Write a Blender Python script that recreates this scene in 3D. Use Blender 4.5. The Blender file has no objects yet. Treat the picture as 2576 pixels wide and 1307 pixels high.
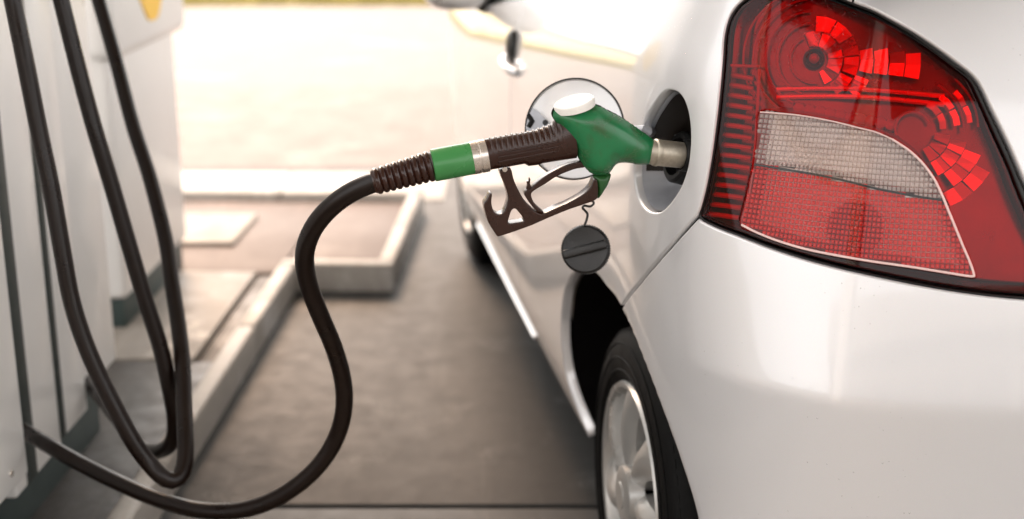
import bpy, bmesh, math, random
import numpy as np
from mathutils import Vector, Matrix, noise
from mathutils.geometry import delaunay_2d_cdt

random.seed(7)
rng = np.random.default_rng(7)
sc = bpy.context.scene
col = sc.collection

# ------------------------------------------------------------------ camera
F_PX, CX, CY = 3450.0, 1288.0, 653.5          # pixels of a 2576 x 1307 picture
PITCH = math.radians(16.5)
CAM = np.array((0.0, 0.0, 1.355))
cd = bpy.data.cameras.new('camera')
cam = bpy.data.objects.new('camera', cd)
col.objects.link(cam)
cam.location = CAM
cam.rotation_euler = (math.pi / 2 - PITCH, 0, 0)
cd.sensor_width = 36.0
cd.lens = F_PX / 2576 * 36.0
cd.clip_start = 0.05
cd.clip_end = 3000
cd.dof.use_dof = True
cd.dof.focus_distance = 1.86
cd.dof.aperture_fstop = 2.4
cd.dof.aperture_blades = 9
sc.camera = cam

# ------------------------------------------------------------------ sky, sun, exposure
SUN_AZ, SUN_EL = math.radians(-15), math.radians(38)   # azimuth from +Y towards +X
w = bpy.data.worlds.new('World'); sc.world = w; w.use_nodes = True
nt = w.node_tree; nt.nodes.clear()
sky = nt.nodes.new('ShaderNodeTexSky'); sky.sky_type = 'NISHITA'; sky.sun_disc = False
sky.sun_elevation = SUN_EL; sky.sun_rotation = SUN_AZ
sky.air_density = 1.6; sky.dust_density = 5.0; sky.ozone_density = 0.6
hsv = nt.nodes.new('ShaderNodeHueSaturation'); hsv.inputs['Saturation'].default_value = 0.16   # thin overcast
bg = nt.nodes.new('ShaderNodeBackground'); bg.inputs['Strength'].default_value = 0.15
wo = nt.nodes.new('ShaderNodeOutputWorld')
cloud = nt.nodes.new('ShaderNodeMix'); cloud.data_type = 'RGBA'; cloud.inputs[0].default_value = 0.62      # even layer of bright cloud
cloud.inputs[7].default_value = (7.2, 6.9, 6.75, 1)
nt.links.new(sky.outputs[0], hsv.inputs['Color']); nt.links.new(hsv.outputs[0], cloud.inputs[6]); nt.links.new(cloud.outputs[2], bg.inputs[0]); nt.links.new(bg.outputs[0], wo.inputs[0])
sd = bpy.data.lights.new('sun', 'SUN'); sd.energy = 1.5; sd.angle = math.radians(18); sd.color = (1.0, 0.62, 0.37)
sun = bpy.data.objects.new('sun', sd); col.objects.link(sun)
_d = Vector((math.sin(SUN_AZ) * math.cos(SUN_EL), math.cos(SUN_AZ) * math.cos(SUN_EL), math.sin(SUN_EL)))
sun.rotation_euler = _d.to_track_quat('Z', 'Y').to_euler()
sc.view_settings.view_transform = 'Standard'
sc.view_settings.look = 'None'
sc.view_settings.gamma = 1.0
sc.view_settings.use_curve_mapping = False
sc.view_settings.exposure = 1.6
sc.render.engine = 'CYCLES'
sc.cycles.use_denoising = True
sc.cycles.max_bounces = 10
sc.cycles.transparent_max_bounces = 16
sc.cycles.transmission_bounces = 8
sc.cycles.glossy_bounces = 6
sc.cycles.diffuse_bounces = 4
sc.cycles.sample_clamp_indirect = 6.0
sc.cycles.blur_glossy = 0.3

# ------------------------------------------------------------------ small maths
RIGHT = np.array((1.0, 0, 0))
FWD = np.array((0, math.cos(PITCH), -math.sin(PITCH)))
UPV = np.array((0, math.sin(PITCH), math.cos(PITCH)))
def ray(x, y):
    return FWD + (x - CX) / F_PX * RIGHT + (CY - y) / F_PX * UPV
def at_depth(x, y, d):
    return CAM + d * ray(x, y)
def at_z(x, y, z):
    r = ray(x, y); return CAM + r * ((z - CAM[2]) / r[2])
def project(P):
    d = np.asarray(P) - CAM
    dep = d @ FWD
    return np.stack([CX + F_PX * (d @ RIGHT) / dep, CY - F_PX * (d @ UPV) / dep], -1)
def bspline(pts, n):
    P = np.asarray(pts, float)
    P = np.vstack([P[0], P[0], P, P[-1], P[-1]])
    m = len(P) - 3
    t = np.linspace(0, m - 1e-9, n); i = t.astype(int); f = (t - i)[:, None]
    b0 = (1 - f) ** 3 / 6; b1 = (3 * f ** 3 - 6 * f ** 2 + 4) / 6
    b2 = (-3 * f ** 3 + 3 * f ** 2 + 3 * f + 1) / 6; b3 = f ** 3 / 6
    return b0 * P[i] + b1 * P[i + 1] + b2 * P[i + 2] + b3 * P[i + 3]
def catmull(pts, per=6, closed=False):
    P = [np.asarray(p, float) for p in pts]; n = len(P); out = []
    for i in range(n if closed else n - 1):
        if closed: a, b, c, d = P[i - 1], P[i], P[(i + 1) % n], P[(i + 2) % n]
        else: a, b, c, d = P[max(i - 1, 0)], P[i], P[i + 1], P[min(i + 2, n - 1)]
        for k in range(per):
            t = k / per
            out.append(.5 * ((2 * b) + (c - a) * t + (2 * a - 5 * b + 4 * c - d) * t * t + (3 * b - a - 3 * c + d) * t ** 3))
    if not closed: out.append(P[-1])
    return np.array(out)
def resample(P, step, closed=True):
    P = np.asarray(P, float)
    Q = np.vstack([P, P[:1]]) if closed else P
    L = np.concatenate([[0], np.cumsum(np.linalg.norm(np.diff(Q, axis=0), axis=1))])
    n = max(3, int(round(L[-1] / step)))
    t = np.linspace(0, L[-1], n + 1)
    R = np.stack([np.interp(t, L, Q[:, k]) for k in range(Q.shape[1])], -1)
    return R[:-1] if closed else R
def area2(P):
    x, y = P[:, 0], P[:, 1]
    return .5 * np.sum(x * np.roll(y, -1) - np.roll(x, -1) * y)
def ccw(P):
    P = np.asarray(P, float)
    return P if area2(P) > 0 else P[::-1].copy()
def out_normals(P):                                # P counter-clockwise
    e = np.roll(P, -1, 0) - P
    e /= np.maximum(np.linalg.norm(e, axis=1, keepdims=True), 1e-9)
    n = np.stack([e[:, 1], -e[:, 0]], -1)
    m = n + np.roll(n, 1, 0)
    k = np.linalg.norm(m, axis=1, keepdims=True)
    m = m / np.maximum(k, .35) * np.minimum(1.0, 1.0)
    return m / np.maximum(np.linalg.norm(m, axis=1, keepdims=True), 1e-9)
def inside(P, poly):
    x, y = P[:, 0][:, None], P[:, 1][:, None]
    x0, y0 = poly[:, 0][None], poly[:, 1][None]
    x1, y1 = np.roll(x0, -1, 1), np.roll(y0, -1, 1)
    c = ((y0 > y) != (y1 > y)) & (x < (x1 - x0) * (y - y0) / np.where(y1 == y0, 1e-12, y1 - y0) + x0)
    return (c.sum(1) % 2) == 1
def dist_to(P, poly):
    a = poly[None]; b = np.roll(poly, -1, 0)[None]; p = P[:, None]
    ab = b - a; t = np.clip(((p - a) * ab).sum(-1) / np.maximum((ab ** 2).sum(-1), 1e-12), 0, 1)
    return np.linalg.norm(p - (a + ab * t[..., None]), axis=-1).min(1)
def triangulate(outer, holes, grid):
    """outer ring and holes kept as they are; grid points strewn inside -> points, triangles"""
    loops = [outer] + list(holes)
    pts = [p for l in loops for p in l]; edges = []; k = 0
    for l in loops:
        n = len(l); edges += [(k + i, k + (i + 1) % n) for i in range(n)]; k += n
    nb = k
    if grid is not None and len(grid):
        g = grid[inside(grid, outer)]
        for h in holes: g = g[~inside(g, h)]
        if len(g):
            allp = [dist_to(g, l) for l in loops]
            dmin = np.min(allp, 0)
            st = triangulate.step
            g = g[dmin > .45 * st]
        pts += list(g)
    v, e, f, ov, oe, of = delaunay_2d_cdt([Vector((float(p[0]), float(p[1]))) for p in pts], edges, [], 0, 1e-8)
    V = np.array([(a.x, a.y) for a in v])
    T = np.array([t for t in f if len(t) == 3])
    cen = V[T].mean(1)
    ok = inside(cen, outer)
    for h in holes: ok &= ~inside(cen, h)
    T = T[ok]
    a, b, c = V[T[:, 0]], V[T[:, 1]], V[T[:, 2]]
    ar = (b[:, 0] - a[:, 0]) * (c[:, 1] - a[:, 1]) - (b[:, 1] - a[:, 1]) * (c[:, 0] - a[:, 0])
    T[ar < 0] = T[ar < 0][:, ::-1]
    mp = {}
    for i, o in enumerate(ov):
        for q in o:
            if q < nb: mp[q] = i
    return V, T[np.abs(ar) > 1e-12], [mp.get(i, i) for i in range(nb)]
triangulate.step = .01
def grid_pts(poly, step):
    triangulate.step = step
    x0, y0 = poly.min(0); x1, y1 = poly.max(0)
    gx, gy = np.meshgrid(np.arange(x0, x1, step), np.arange(y0, y1, step))
    gx[::2] += step * .5
    return np.stack([gx.ravel(), gy.ravel()], -1)

# ------------------------------------------------------------------ objects
def mesh_obj(name, V, Fc, mat=None, parent=None, smooth=True, normals=None, sharp=None):
    me = bpy.data.meshes.new(name)
    me.from_pydata([tuple(map(float, v)) for v in V], [], [tuple(map(int, f)) for f in Fc])
    me.polygons.foreach_set('use_smooth', [smooth] * len(me.polygons))
    if sharp is not None:
        me.set_sharp_from_angle(angle=math.radians(sharp))
    if normals is not None:
        N = np.asarray(normals, float); N /= np.maximum(np.linalg.norm(N, axis=1, keepdims=True), 1e-9)
        me.normals_split_custom_set_from_vertices([tuple(n) for n in N])
    me.update()
    o = bpy.data.objects.new(name, me); col.objects.link(o)
    if mat: me.materials.append(mat)
    if parent: child(o, parent)
    return o
def child(o, parent):
    o.parent = parent
    bpy_mat = parent_world(parent)
    o.matrix_parent_inverse = bpy_mat.inverted()
def parent_world(p):
    m = Matrix.LocRotScale(p.location, p.rotation_euler, p.scale)
    if p.parent: m = parent_world(p.parent) @ p.matrix_parent_inverse @ m
    return m
def empty(name, loc, label, cat, group=None):
    o = bpy.data.objects.new(name, None); col.objects.link(o); o.location = tuple(map(float, loc))
    o.empty_display_size = .1
    tag(o, label, cat, group); return o
def tag(o, label=None, cat=None, group=None, kind=None):
    if label: o['label'] = label
    if cat: o['category'] = cat
    if group: o['group'] = group
    if kind: o['kind'] = kind
    return o
class MB:
    """collects simple solids into one mesh"""
    def __init__(s): s.V = []; s.F = []
    def add(s, V, F):
        k = len(s.V); s.V += [tuple(map(float, v)) for v in V]; s.F += [tuple(int(i) + k for i in f) for f in F]
    def box(s, lo, hi, bev=0.0, M=None):
        bm = bmesh.new(); bmesh.ops.create_cube(bm, size=1.0)
        lo = Vector(lo); hi = Vector(hi)
        for v in bm.verts:
            v.co = Vector([(lo[i] + hi[i]) / 2 + v.co[i] * (hi[i] - lo[i]) for i in range(3)])
        if bev: bmesh.ops.bevel(bm, geom=bm.edges[:], offset=bev, segments=3, affect='EDGES', profile=.5)
        if M is not None: bm.transform(M)
        bm.verts.index_update()
        s.add([v.co for v in bm.verts], [[v.index for v in f.verts] for f in bm.faces]); bm.free()
    def tube(s, path, rad, n=16, cap=True, shape=None):
        P = np.asarray(path, float); m = len(P)
        T = np.gradient(P, axis=0); T /= np.linalg.norm(T, axis=1, keepdims=True)
        ref = np.array((0, 0, 1.0)) if abs(T[0][2]) < .9 else np.array((0, 1.0, 0))
        u = np.cross(T[0], ref); u /= np.linalg.norm(u); V = []
        r = np.broadcast_to(rad, (m,))
        for i in range(m):
            u = u - T[i] * (u @ T[i]); u /= np.linalg.norm(u); v = np.cross(T[i], u)
            for k in range(n):
                a = 2 * math.pi * k / n
                q = shape(i / (m - 1), a) if shape else 1.0
                V.append(P[i] + r[i] * q * (math.cos(a) * u + math.sin(a) * v))
        F = [(i * n + k, i * n + (k + 1) % n, (i + 1) * n + (k + 1) % n, (i + 1) * n + k) for i in range(m - 1) for k in range(n)]
        if cap:
            F += [tuple(range(n))[::-1], tuple((m - 1) * n + k for k in range(n))]
        s.add(V, F)
    def lathe(s, prof, O, A, n=48, U=None, close=False):
        """prof: (along axis, radius)"""
        A = np.asarray(A, float); A /= np.linalg.norm(A)
        if U is None: U = np.array((0, 0, 1.0)) if abs(A[2]) < .9 else np.array((1.0, 0, 0))
        U = U - A * (U @ A); U /= np.linalg.norm(U); W = np.cross(A, U); V = []
        for (h, r) in prof:
            for k in range(n):
                a = 2 * math.pi * k / n
                V.append(np.asarray(O) + A * h + r * (math.cos(a) * U + math.sin(a) * W))
        m = len(prof)
        F = [(i * n + k, i * n + (k + 1) % n, (i + 1) * n + (k + 1) % n, (i + 1) * n + k) for i in range(m - 1) for k in range(n)]
        if not close:
            if prof[0][1] > 1e-6: F.append(tuple(range(n))[::-1])
            if prof[-1][1] > 1e-6: F.append(tuple((m - 1) * n + k for k in range(n)))
        s.add(V, F)
    def build(s, name, mat, parent=None, smooth=True, sharp=35, fix=True):
        o = mesh_obj(name, s.V, s.F, mat, parent, smooth)
        me = o.data
        if fix:
            bm = bmesh.new(); bm.from_mesh(me)
            bmesh.ops.remove_doubles(bm, verts=bm.verts, dist=1e-6)
            bmesh.ops.recalc_face_normals(bm, faces=bm.faces); bm.to_mesh(me); bm.free()
            me.polygons.foreach_set('use_smooth', [smooth] * len(me.polygons))
        if smooth and sharp: me.set_sharp_from_angle(angle=math.radians(sharp))
        return o

# ------------------------------------------------------------------ materials
class NT:
    def __init__(s, name):
        s.m = bpy.data.materials.new(name); s.m.use_nodes = True; s.t = s.m.node_tree; s.t.nodes.clear()
        s.out = s.t.nodes.new('ShaderNodeOutputMaterial')
    def n(s, typ, **kw):
        k = s.t.nodes.new(typ)
        for a, b in kw.items():
            if a.startswith('i_'):
                key = a[2:].replace('_', ' ')
                k.inputs[key].default_value = b
            else: setattr(k, a, b)
        return k
    def l(s, a, b): s.t.links.new(a, b)
    def noise(s, scale, detail=4, rough=.55, vec=None, dist=0.0):
        k = s.n('ShaderNodeTexNoise'); k.inputs['Scale'].default_value = scale
        k.inputs['Detail'].default_value = detail; k.inputs['Roughness'].default_value = rough; k.inputs['Distortion'].default_value = dist
        if vec is not None: s.l(vec, k.inputs['Vector'])
        return k.outputs['Fac']
    def ramp(s, fac, stops):
        k = s.n('ShaderNodeValToRGB'); cr = k.color_ramp
        while len(cr.elements) < len(stops): cr.elements.new(.5)
        for e, (p, c) in zip(cr.elements, stops):
            e.position = p; e.color = (*c, 1) if not isinstance(c, (int, float)) else (c, c, c, 1)
        s.l(fac, k.inputs['Fac']); return k.outputs['Color']
    def mix(s, fac, a, b, blend='MIX'):
        k = s.n('ShaderNodeMix'); k.data_type = 'RGBA'; k.blend_type = blend
        for i, v in ((0, fac), (6, a), (7, b)):
            if hasattr(v, 'is_output'): s.l(v, k.inputs[i])
            else: k.inputs[i].default_value = v if i == 0 else (*v, 1) if len(v) == 3 else v
        return k.outputs[2]
    def bump(s, h, strength, dist, normal=None):
        k = s.n('ShaderNodeBump'); k.inputs['Strength'].default_value = strength; k.inputs['Distance'].default_value = dist
        s.l(h, k.inputs['Height'])
        if normal is not None: s.l(normal, k.inputs['Normal'])
        return k.outputs['Normal']
    def coord(s): return s.n('ShaderNodeTexCoord').outputs['Object']
    def scaled(s, vec, sx, sy, sz):
        k = s.n('ShaderNodeMapping'); k.inputs['Scale'].default_value = (sx, sy, sz); s.l(vec, k.inputs['Vector']); return k.outputs[0]
    def principled(s, **kw):
        k = s.n('ShaderNodeBsdfPrincipled')
        for a, v in kw.items():
            key = {'color': 'Base Color', 'rough': 'Roughness', 'metal': 'Metallic', 'coat': 'Coat Weight', 'coat_rough': 'Coat Roughness',
                   'ior': 'IOR', 'trans': 'Transmission Weight', 'normal': 'Normal', 'coat_normal': 'Coat Normal', 'spec': 'Specular IOR Level',
                   'sheen': 'Sheen Weight', 'alpha': 'Alpha', 'sss': 'Subsurface Weight'}[a]
            if hasattr(v, 'is_output'): s.l(v, k.inputs[key])
            else: k.inputs[key].default_value = (*v, 1) if key == 'Base Color' else v
        s.l(k.outputs[0], s.out.inputs[0]); return k

def simple(name, color, rough=.5, metal=0.0, coat=0.0, var=.12, scale=30, bump=0.0, spec=.5):
    t = NT(name); c = t.coord()
    f = t.noise(scale, 5, .6, c)
    a = tuple(x * (1 - var) for x in color); b = tuple(min(1, x * (1 + var)) for x in color)
    k = t.principled(color=t.mix(f, a, b), rough=rough, metal=metal, coat=coat, spec=spec)
    r = t.n('ShaderNodeMapRange'); t.l(t.noise(scale * .4, 4, .6, c), r.inputs[0])
    r.inputs[1].default_value = .3; r.inputs[2].default_value = .7
    r.inputs[3].default_value = max(.02, rough - .08); r.inputs[4].default_value = min(1, rough + .08)
    t.l(r.outputs[0], k.inputs['Roughness'])
    if bump: t.l(t.bump(t.noise(scale * 6, 3, .5, c), bump, .001), k.inputs['Normal'])
    return t.m

def paint_material():
    t = NT('silver_paint'); c = t.coord()
    vor = t.n('ShaderNodeTexVoronoi'); vor.inputs['Scale'].default_value = 1600; t.l(c, vor.inputs['Vector'])
    flake = t.mix(.03, (.66, .655, .66), vor.outputs['Color'], 'MIX')
    # road film and splash specks on the lower flanks
    spk = t.n('ShaderNodeTexVoronoi'); spk.inputs['Scale'].default_value = 95; spk.inputs['Randomness'].default_value = 1.0; t.l(c, spk.inputs['Vector'])
    sp = t.ramp(spk.outputs['Distance'], [(.0, 1.0), (.10, .0)])
    patch = t.ramp(t.noise(7, 4, .6, c), [(.52, .0), (.66, 1.0)])
    speck = t.n('ShaderNodeMath', operation='MULTIPLY'); t.l(sp, speck.inputs[0]); t.l(patch, speck.inputs[1])
    col_ = t.mix(speck.outputs[0], flake, (.16, .14, .12))
    film = t.noise(2.5, 5, .6, c)
    rr = t.n('ShaderNodeMapRange'); t.l(film, rr.inputs[0]); rr.inputs[1].default_value = .35; rr.inputs[2].default_value = .7
    rr.inputs[3].default_value = .02; rr.inputs[4].default_value = .07
    peel = t.bump(t.noise(140, 2, .5, c), .012, .001)
    nrm = t.bump(speck.outputs[0], .25, .0008, peel)
    k = t.principled(color=col_, metal=.36, rough=.36, coat=1.0, coat_rough=rr.outputs[0], coat_normal=nrm, normal=nrm)
    k.inputs['Coat IOR'].default_value = 1.55
    return t.m
def red_lens_material(name, tint, fres=1.0, haze=.035):
    t = NT(name); c = t.coord()
    tr = t.n('ShaderNodeBsdfTransparent'); tr.inputs[0].default_value = (*tint, 1)
    gl = t.n('ShaderNodeBsdfGlossy'); gl.inputs['Roughness'].default_value = .015; gl.inputs[0].default_value = (1, 1, 1, 1)
    df = t.n('ShaderNodeBsdfDiffuse'); df.inputs[0].default_value = (tint[0] * .35, tint[1] * .3 + .002, tint[2] * .3 + .002, 1)
    m0 = t.n('ShaderNodeMixShader'); m0.inputs[0].default_value = haze; t.l(tr.outputs[0], m0.inputs[1]); t.l(df.outputs[0], m0.inputs[2])
    fr = t.n('ShaderNodeFresnel'); fr.inputs['IOR'].default_value = 1.52
    geo = t.n('ShaderNodeNewGeometry')
    mm = t.n('ShaderNodeMath', operation='MULTIPLY'); mm.use_clamp = True; t.l(fr.outputs[0], mm.inputs[0]); mm.inputs[1].default_value = fres
    bf = t.n('ShaderNodeMath', operation='SUBTRACT'); bf.inputs[0].default_value = 1.0; t.l(geo.outputs['Backfacing'], bf.inputs[1])
    m2 = t.n('ShaderNodeMath', operation='MULTIPLY'); t.l(mm.outputs[0], m2.inputs[0]); t.l(bf.outputs[0], m2.inputs[1])
    m1 = t.n('ShaderNodeMixShader'); t.l(m2.outputs[0], m1.inputs[0]); t.l(m0.outputs[0], m1.inputs[1]); t.l(gl.outputs[0], m1.inputs[2])
    nb = t.bump(t.noise(60, 2, .5, c), .01, .001); t.l(nb, gl.inputs['Normal']); t.l(nb, fr.inputs['Normal'])
    t.l(m1.outputs[0], t.out.inputs[0]); return t.m
def concrete_material(name, c0, c1, wet=.35, scale=1.0, dark=(.03, .028, .026)):
    t = NT(name); c = t.coord()
    big = t.noise(3.5 * scale, 10, .78, c, .2); mid = t.noise(34 * scale, 8, .75, c); fine = t.noise(120 * scale, 4, .6, c)
    base = t.mix(t.ramp(big, [(.3, .0), (.7, 1.0)]), c0, c1)
    base = t.mix(t.ramp(mid, [(.45, .0), (.80, .22)]), base, dark)
    vs = t.n('ShaderNodeTexVoronoi'); vs.inputs['Scale'].default_value = 5.0 * scale; t.l(t.scaled(c, 1, .6, 1), vs.inputs['Vector'])
    spots = t.ramp(vs.outputs['Distance'], [(.05, 1.0), (.18, .0)])
    base = t.mix(t.ramp(fine, [(.35, .25), (.65, .0)]), base, dark)
    streak = t.ramp(t.noise(9, 5, .65, t.scaled(c, 2.2, .10, 1)), [(.56, .0), (.72, .35)])
    base = t.mix(streak, base, tuple(min(.8, x * 1.9) for x in c0))
    scuff = t.n('ShaderNodeMath', operation='MULTIPLY'); t.l(t.ramp(t.noise(2.6 * scale, 3, .5, c, .5), [(.60, .0), (.68, .8)]), scuff.inputs[0]); t.l(t.ramp(t.noise(55 * scale, 5, .7, c), [(.42, .0), (.60, 1.0)]), scuff.inputs[1])
    base = t.mix(scuff.outputs[0], base, tuple(min(.8, x * 2.3) for x in c0))
    k = t.principled(color=base, rough=.6, spec=.28)
    r = t.n('ShaderNodeMapRange'); t.l(t.noise(9 * scale, 8, .75, c, .2), r.inputs[0]); r.inputs[1].default_value = .36; r.inputs[2].default_value = .64
    r.inputs[3].default_value = max(.12, .62 - wet); r.inputs[4].default_value = .66; t.l(r.outputs[0], k.inputs['Roughness'])
    b1 = t.bump(fine, .06, .0012); b2 = t.bump(mid, .012, .002, b1); t.l(b2, k.inputs['Normal'])
    return t.m

M = {}
M['paint'] = paint_material()
M['black'] = simple('black_plastic', (.005, .005, .005), .5, var=.2, scale=60, bump=.2, spec=.3)
M['gasket'] = simple('gasket_rubber', (.003, .003, .003), .38, var=.2, spec=.35)
M['liner'] = simple('arch_liner', (.0025, .002, .002), .95, var=.2, spec=.05)
M['rubber'] = simple('hose_rubber', (.0070, .0026, .0012), .32, var=.25, scale=40, bump=.2, spec=.3)  # black rubber; the brown in its colour stands in for warm flare
M['grip'] = simple('grip_plastic', (.026, .0068, .0028), .27, var=.25, scale=50, bump=.1, spec=.5)  # black plastic with the orange cast of the flare put into its colour
M['tyre'] = simple('tyre_rubber', (.0028, .0027, .0026), .6, var=.3, scale=40, bump=.3, spec=.12)
M['alloy'] = simple('wheel_silver', (.40, .395, .38), .30, metal=.55, var=.12, scale=18)
M['chrome'] = simple('reflector_chrome', (.88, .88, .88), .28, metal=.8, var=.04)
M['spout'] = simple('worn_spout', (.42, .38, .31), .42, metal=.8, var=.35, scale=160, bump=.3)
M['ring'] = simple('swivel_steel', (.72, .66, .60), .28, metal=.9, var=.12, scale=60)
M['cap'] = simple('cap_plastic', (.0040, .0040, .0043), .40, var=.3, scale=80, bump=.3)
M['white'] = simple('white_enamel', (.78, .77, .75), .35, var=.04, scale=6, coat=.3)
M['white_disc'] = simple('disc_plastic', (.85, .83, .78), .3, var=.03, scale=25)
M['plinth'] = simple('plinth_green', (.035, .055, .052), .5, var=.25, scale=10)
M['recess'] = simple('recess_paint', (.34, .35, .38), .36, metal=.4, var=.3, scale=22)
M['glass'] = simple('dark_glass', (.01, .012, .012), .04, coat=1.0, var=.1)
M['red_lens'] = red_lens_material('red_lens', (.92, .010, .007), .42, .010)
M['clear_lens'] = red_lens_material('clear_lens', (.97, .95, .94), .5, 0.0)
M['kerb'] = concrete_material('kerb_concrete', (.46, .43, .39), (.34, .315, .285), .15, 2.0, (.25, .23, .21))
M['canopy_paint'] = simple('canopy_paint', (.55, .54, .52), .7, var=.1, scale=2)
M['grass'] = simple('grass_blades', (.42, .35, .10), .7, var=.4, scale=3)

def green_material():
    t = NT('green_nozzle_cover'); c = t.coord()
    g = t.noise(28, 6, .65, c, .5)
    base = t.mix(t.ramp(t.noise(12, 4, .6, c), [(.3, .0), (.7, 1.0)]), (.010, .135, .045), (.014, .175, .062))
    base = t.mix(t.ramp(g, [(.46, .0), (.74, .75)]), base, (.050, .055, .016))      # grime of hands
    scr = t.noise(60, 3, .7, t.scaled(c, 1, 1, 5))
    base = t.mix(t.ramp(scr, [(.66, .0), (.72, .35)]), base, (.02, .03, .015))
    k = t.principled(color=base, rough=.34, spec=.5)
    r = t.n('ShaderNodeMapRange'); t.l(g, r.inputs[0]); r.inputs[3].default_value = .16; r.inputs[4].default_value = .36; t.l(r.outputs[0], k.inputs['Roughness'])
    t.l(t.bump(t.noise(70, 4, .6, c), .12, .002), k.inputs['Normal']); return t.m
M['green'] = green_material()
M['green_sleeve'] = simple('green_sleeve', (.045, .22, .060), .28, var=.12, scale=25)
M['green_dark'] = simple('green_fin', (.012, .075, .015), .38, var=.25, scale=40)

# ================================================================== the setting
M['slab'] = concrete_material('forecourt_concrete', (.043, .042, .040), (.034, .0335, .032), .06, 1.6)
M['island'] = concrete_material('island_concrete', (.062, .052, .042), (.038, .031, .025), .2, 1.3)
M['island_pale'] = concrete_material('pale_concrete', (.30, .27, .235), (.23, .205, .18), .15, 1.4, (.2, .18, .16))
M['road'] = concrete_material('road_surface', (.150, .132, .124), (.143, .126, .118), .0, .5, (.22, .2, .19))
M['apron'] = concrete_material('apron_concrete', (.130, .096, .084), (.108, .082, .073), .05, .6, (.18, .15, .14))
M['soil'] = simple('ground_soil', (.10, .09, .06), .9, var=.3, scale=.3)
M['mark'] = simple('road_marking', (.48, .46, .43), .6, var=.1, scale=6)
M['joint'] = simple('joint_filler', (.012, .011, .010), .8, var=.3, scale=20)

def sheet(name, x0, y0, x1, y1, z, mat):
    o = mesh_obj(name, [(x0, y0, z), (x1, y0, z), (x1, y1, z), (x0, y1, z)], [(0, 1, 2, 3)], mat, None, False)
    return o
g = sheet('ground', -600, -600, 600, 600, -.13, M['soil']); tag(g, kind='structure')
fc = sheet('forecourt', -9, -12, 12, 6.05, -.028, M['joint']); tag(fc, kind='structure')
def slab(x0, y0, x1, y1, top, thick, mat, parent, name='concrete_slab', bev=.005):
    b = MB(); b.box((x0, y0, top - thick), (x1, y1, top), bev); return b.build(name, mat, parent)
JY = 2.686
for (y0, y1) in ((-11.4, -1.46), (-1.45, 1.90), (1.91, JY), (JY + .016, 6.04)):
    for (x0, x1) in ((-6.0, -.004), (.004, 4.6), (4.61, 9.0)) if y0 < -2 and False else ((-7.0, 2.30), (2.31, 8.0)):
        slab(x0, y0, x1, y1, 0.0, .1, M['slab'] if y1 > 2 else M['island_pale'], fc)  # unseen slabs round and behind the camera made pale to bounce light
ap = sheet('apron', -30, 6.06, 30, 8.3, -.004, M['apron']); tag(ap, kind='structure')
rd = sheet('road', -60, 8.31, 60, 12.9, -.006, M['road']); tag(rd, kind='structure')

# verge: a bank of rough yellow-green grass behind the road
gv = MB()
for i in range(26000):
    x = rng.uniform(-9, 6); y = 12.92 + rng.exponential(1.6); h = rng.uniform(.05, .16); a = rng.uniform(0, math.pi); wd = rng.uniform(.006, .014)
    dx, dy = math.cos(a) * wd, math.sin(a) * wd; lx, ly = rng.normal(0, .04, 2)
    gv.V += [(x - dx, y - dy, 0), (x + dx, y + dy, 0), (x + lx, y + ly, h)]; k = len(gv.V); gv.F.append((k - 3, k - 2, k - 1))
vs_ = sheet('verge', -60, 12.91, 60, 60, 0.0, M['grass']); tag(vs_, kind='structure')
go = mesh_obj('grass', gv.V, gv.F, M['grass'], None, False); tag(go, 'yellow-green grass on the verge behind the road', 'grass', kind='stuff')

# pump island: kerb stones round concrete slabs
kerb = bpy.data.objects.new('kerb', None); col.objects.link(kerb); tag(kerb, kind='structure')
kerb.location = (-.7, 3, 0)
IDIR = math.radians(1.9)
def rot_about(px, py, ang):
    return Matrix.Translation((px, py, 0)) @ Matrix.Rotation(-ang, 4, 'Z') @ Matrix.Translation((-px, -py, 0))
RI = rot_about(-.72, 3.5, IDIR)
def kerb_stone(x0, y0, x1, y1, h=.092):
    b = MB(); b.box((x0, y0, -.05), (x1, y1, h), .010, RI); return b.build('kerb_stone', M['kerb'], kerb)
y = .02
while y < 4.1:
    y2 = min(y + .90, 4.218); kerb_stone(-.772, y, -.72, y2 - .004); y = y2
kerb_stone(-.772, 4.222, -.405, 4.275)
y = 4.279
kerb_stone(-.457, y, -.405, 4.72); kerb_stone(-.457, 4.724, -.405, 5.17)
kerb_stone(-.95, 5.174, -.405, 5.25); kerb_stone(-1.6, 5.174, -.954, 5.25); kerb_stone(-2.25, 5.174, -1.604, 5.25)
isl = bpy.data.objects.new('island', None); col.objects.link(isl); tag(isl, kind='structure'); isl.location = (-1.4, 3, 0)
def islab(x0, y0, x1, y1, top, mat):
    b = MB(); b.box((x0, y0, -.05), (x1, y1, top), .006, RI); return b.build('concrete_slab', mat, isl)
islab(-2.25, -.5, -.776, 3.412, .060, M['island'])
islab(-2.25, 3.420, -.845, 4.214, .066, M['island_pale'])
islab(-.840, 3.420, -.776, 4.214, .052, M['island'])
islab(-2.25, 4.220, -.776, 5.168, .060, M['apron'])
islab(-.772, 4.279, -.461, 5.168, .060, M['apron'])
pad = MB(); pad.box((-1.75, 4.52, .055), (-.99, 4.92, .075), .006, RI); pad.build('concrete_pad', M['island_pale'], isl)
mk = MB(); mk.box((-3.2, 5.42, -.01), (-.98, 5.92, .004), .001); o = mk.build('road_marking', M['mark']); tag(o, kind='structure')
mk = MB(); mk.box((-.975, 5.42, -.01), (-.28, 5.92, .004), .001); o = mk.build('road_marking', M['kerb']); tag(o, kind='structure')

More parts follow.
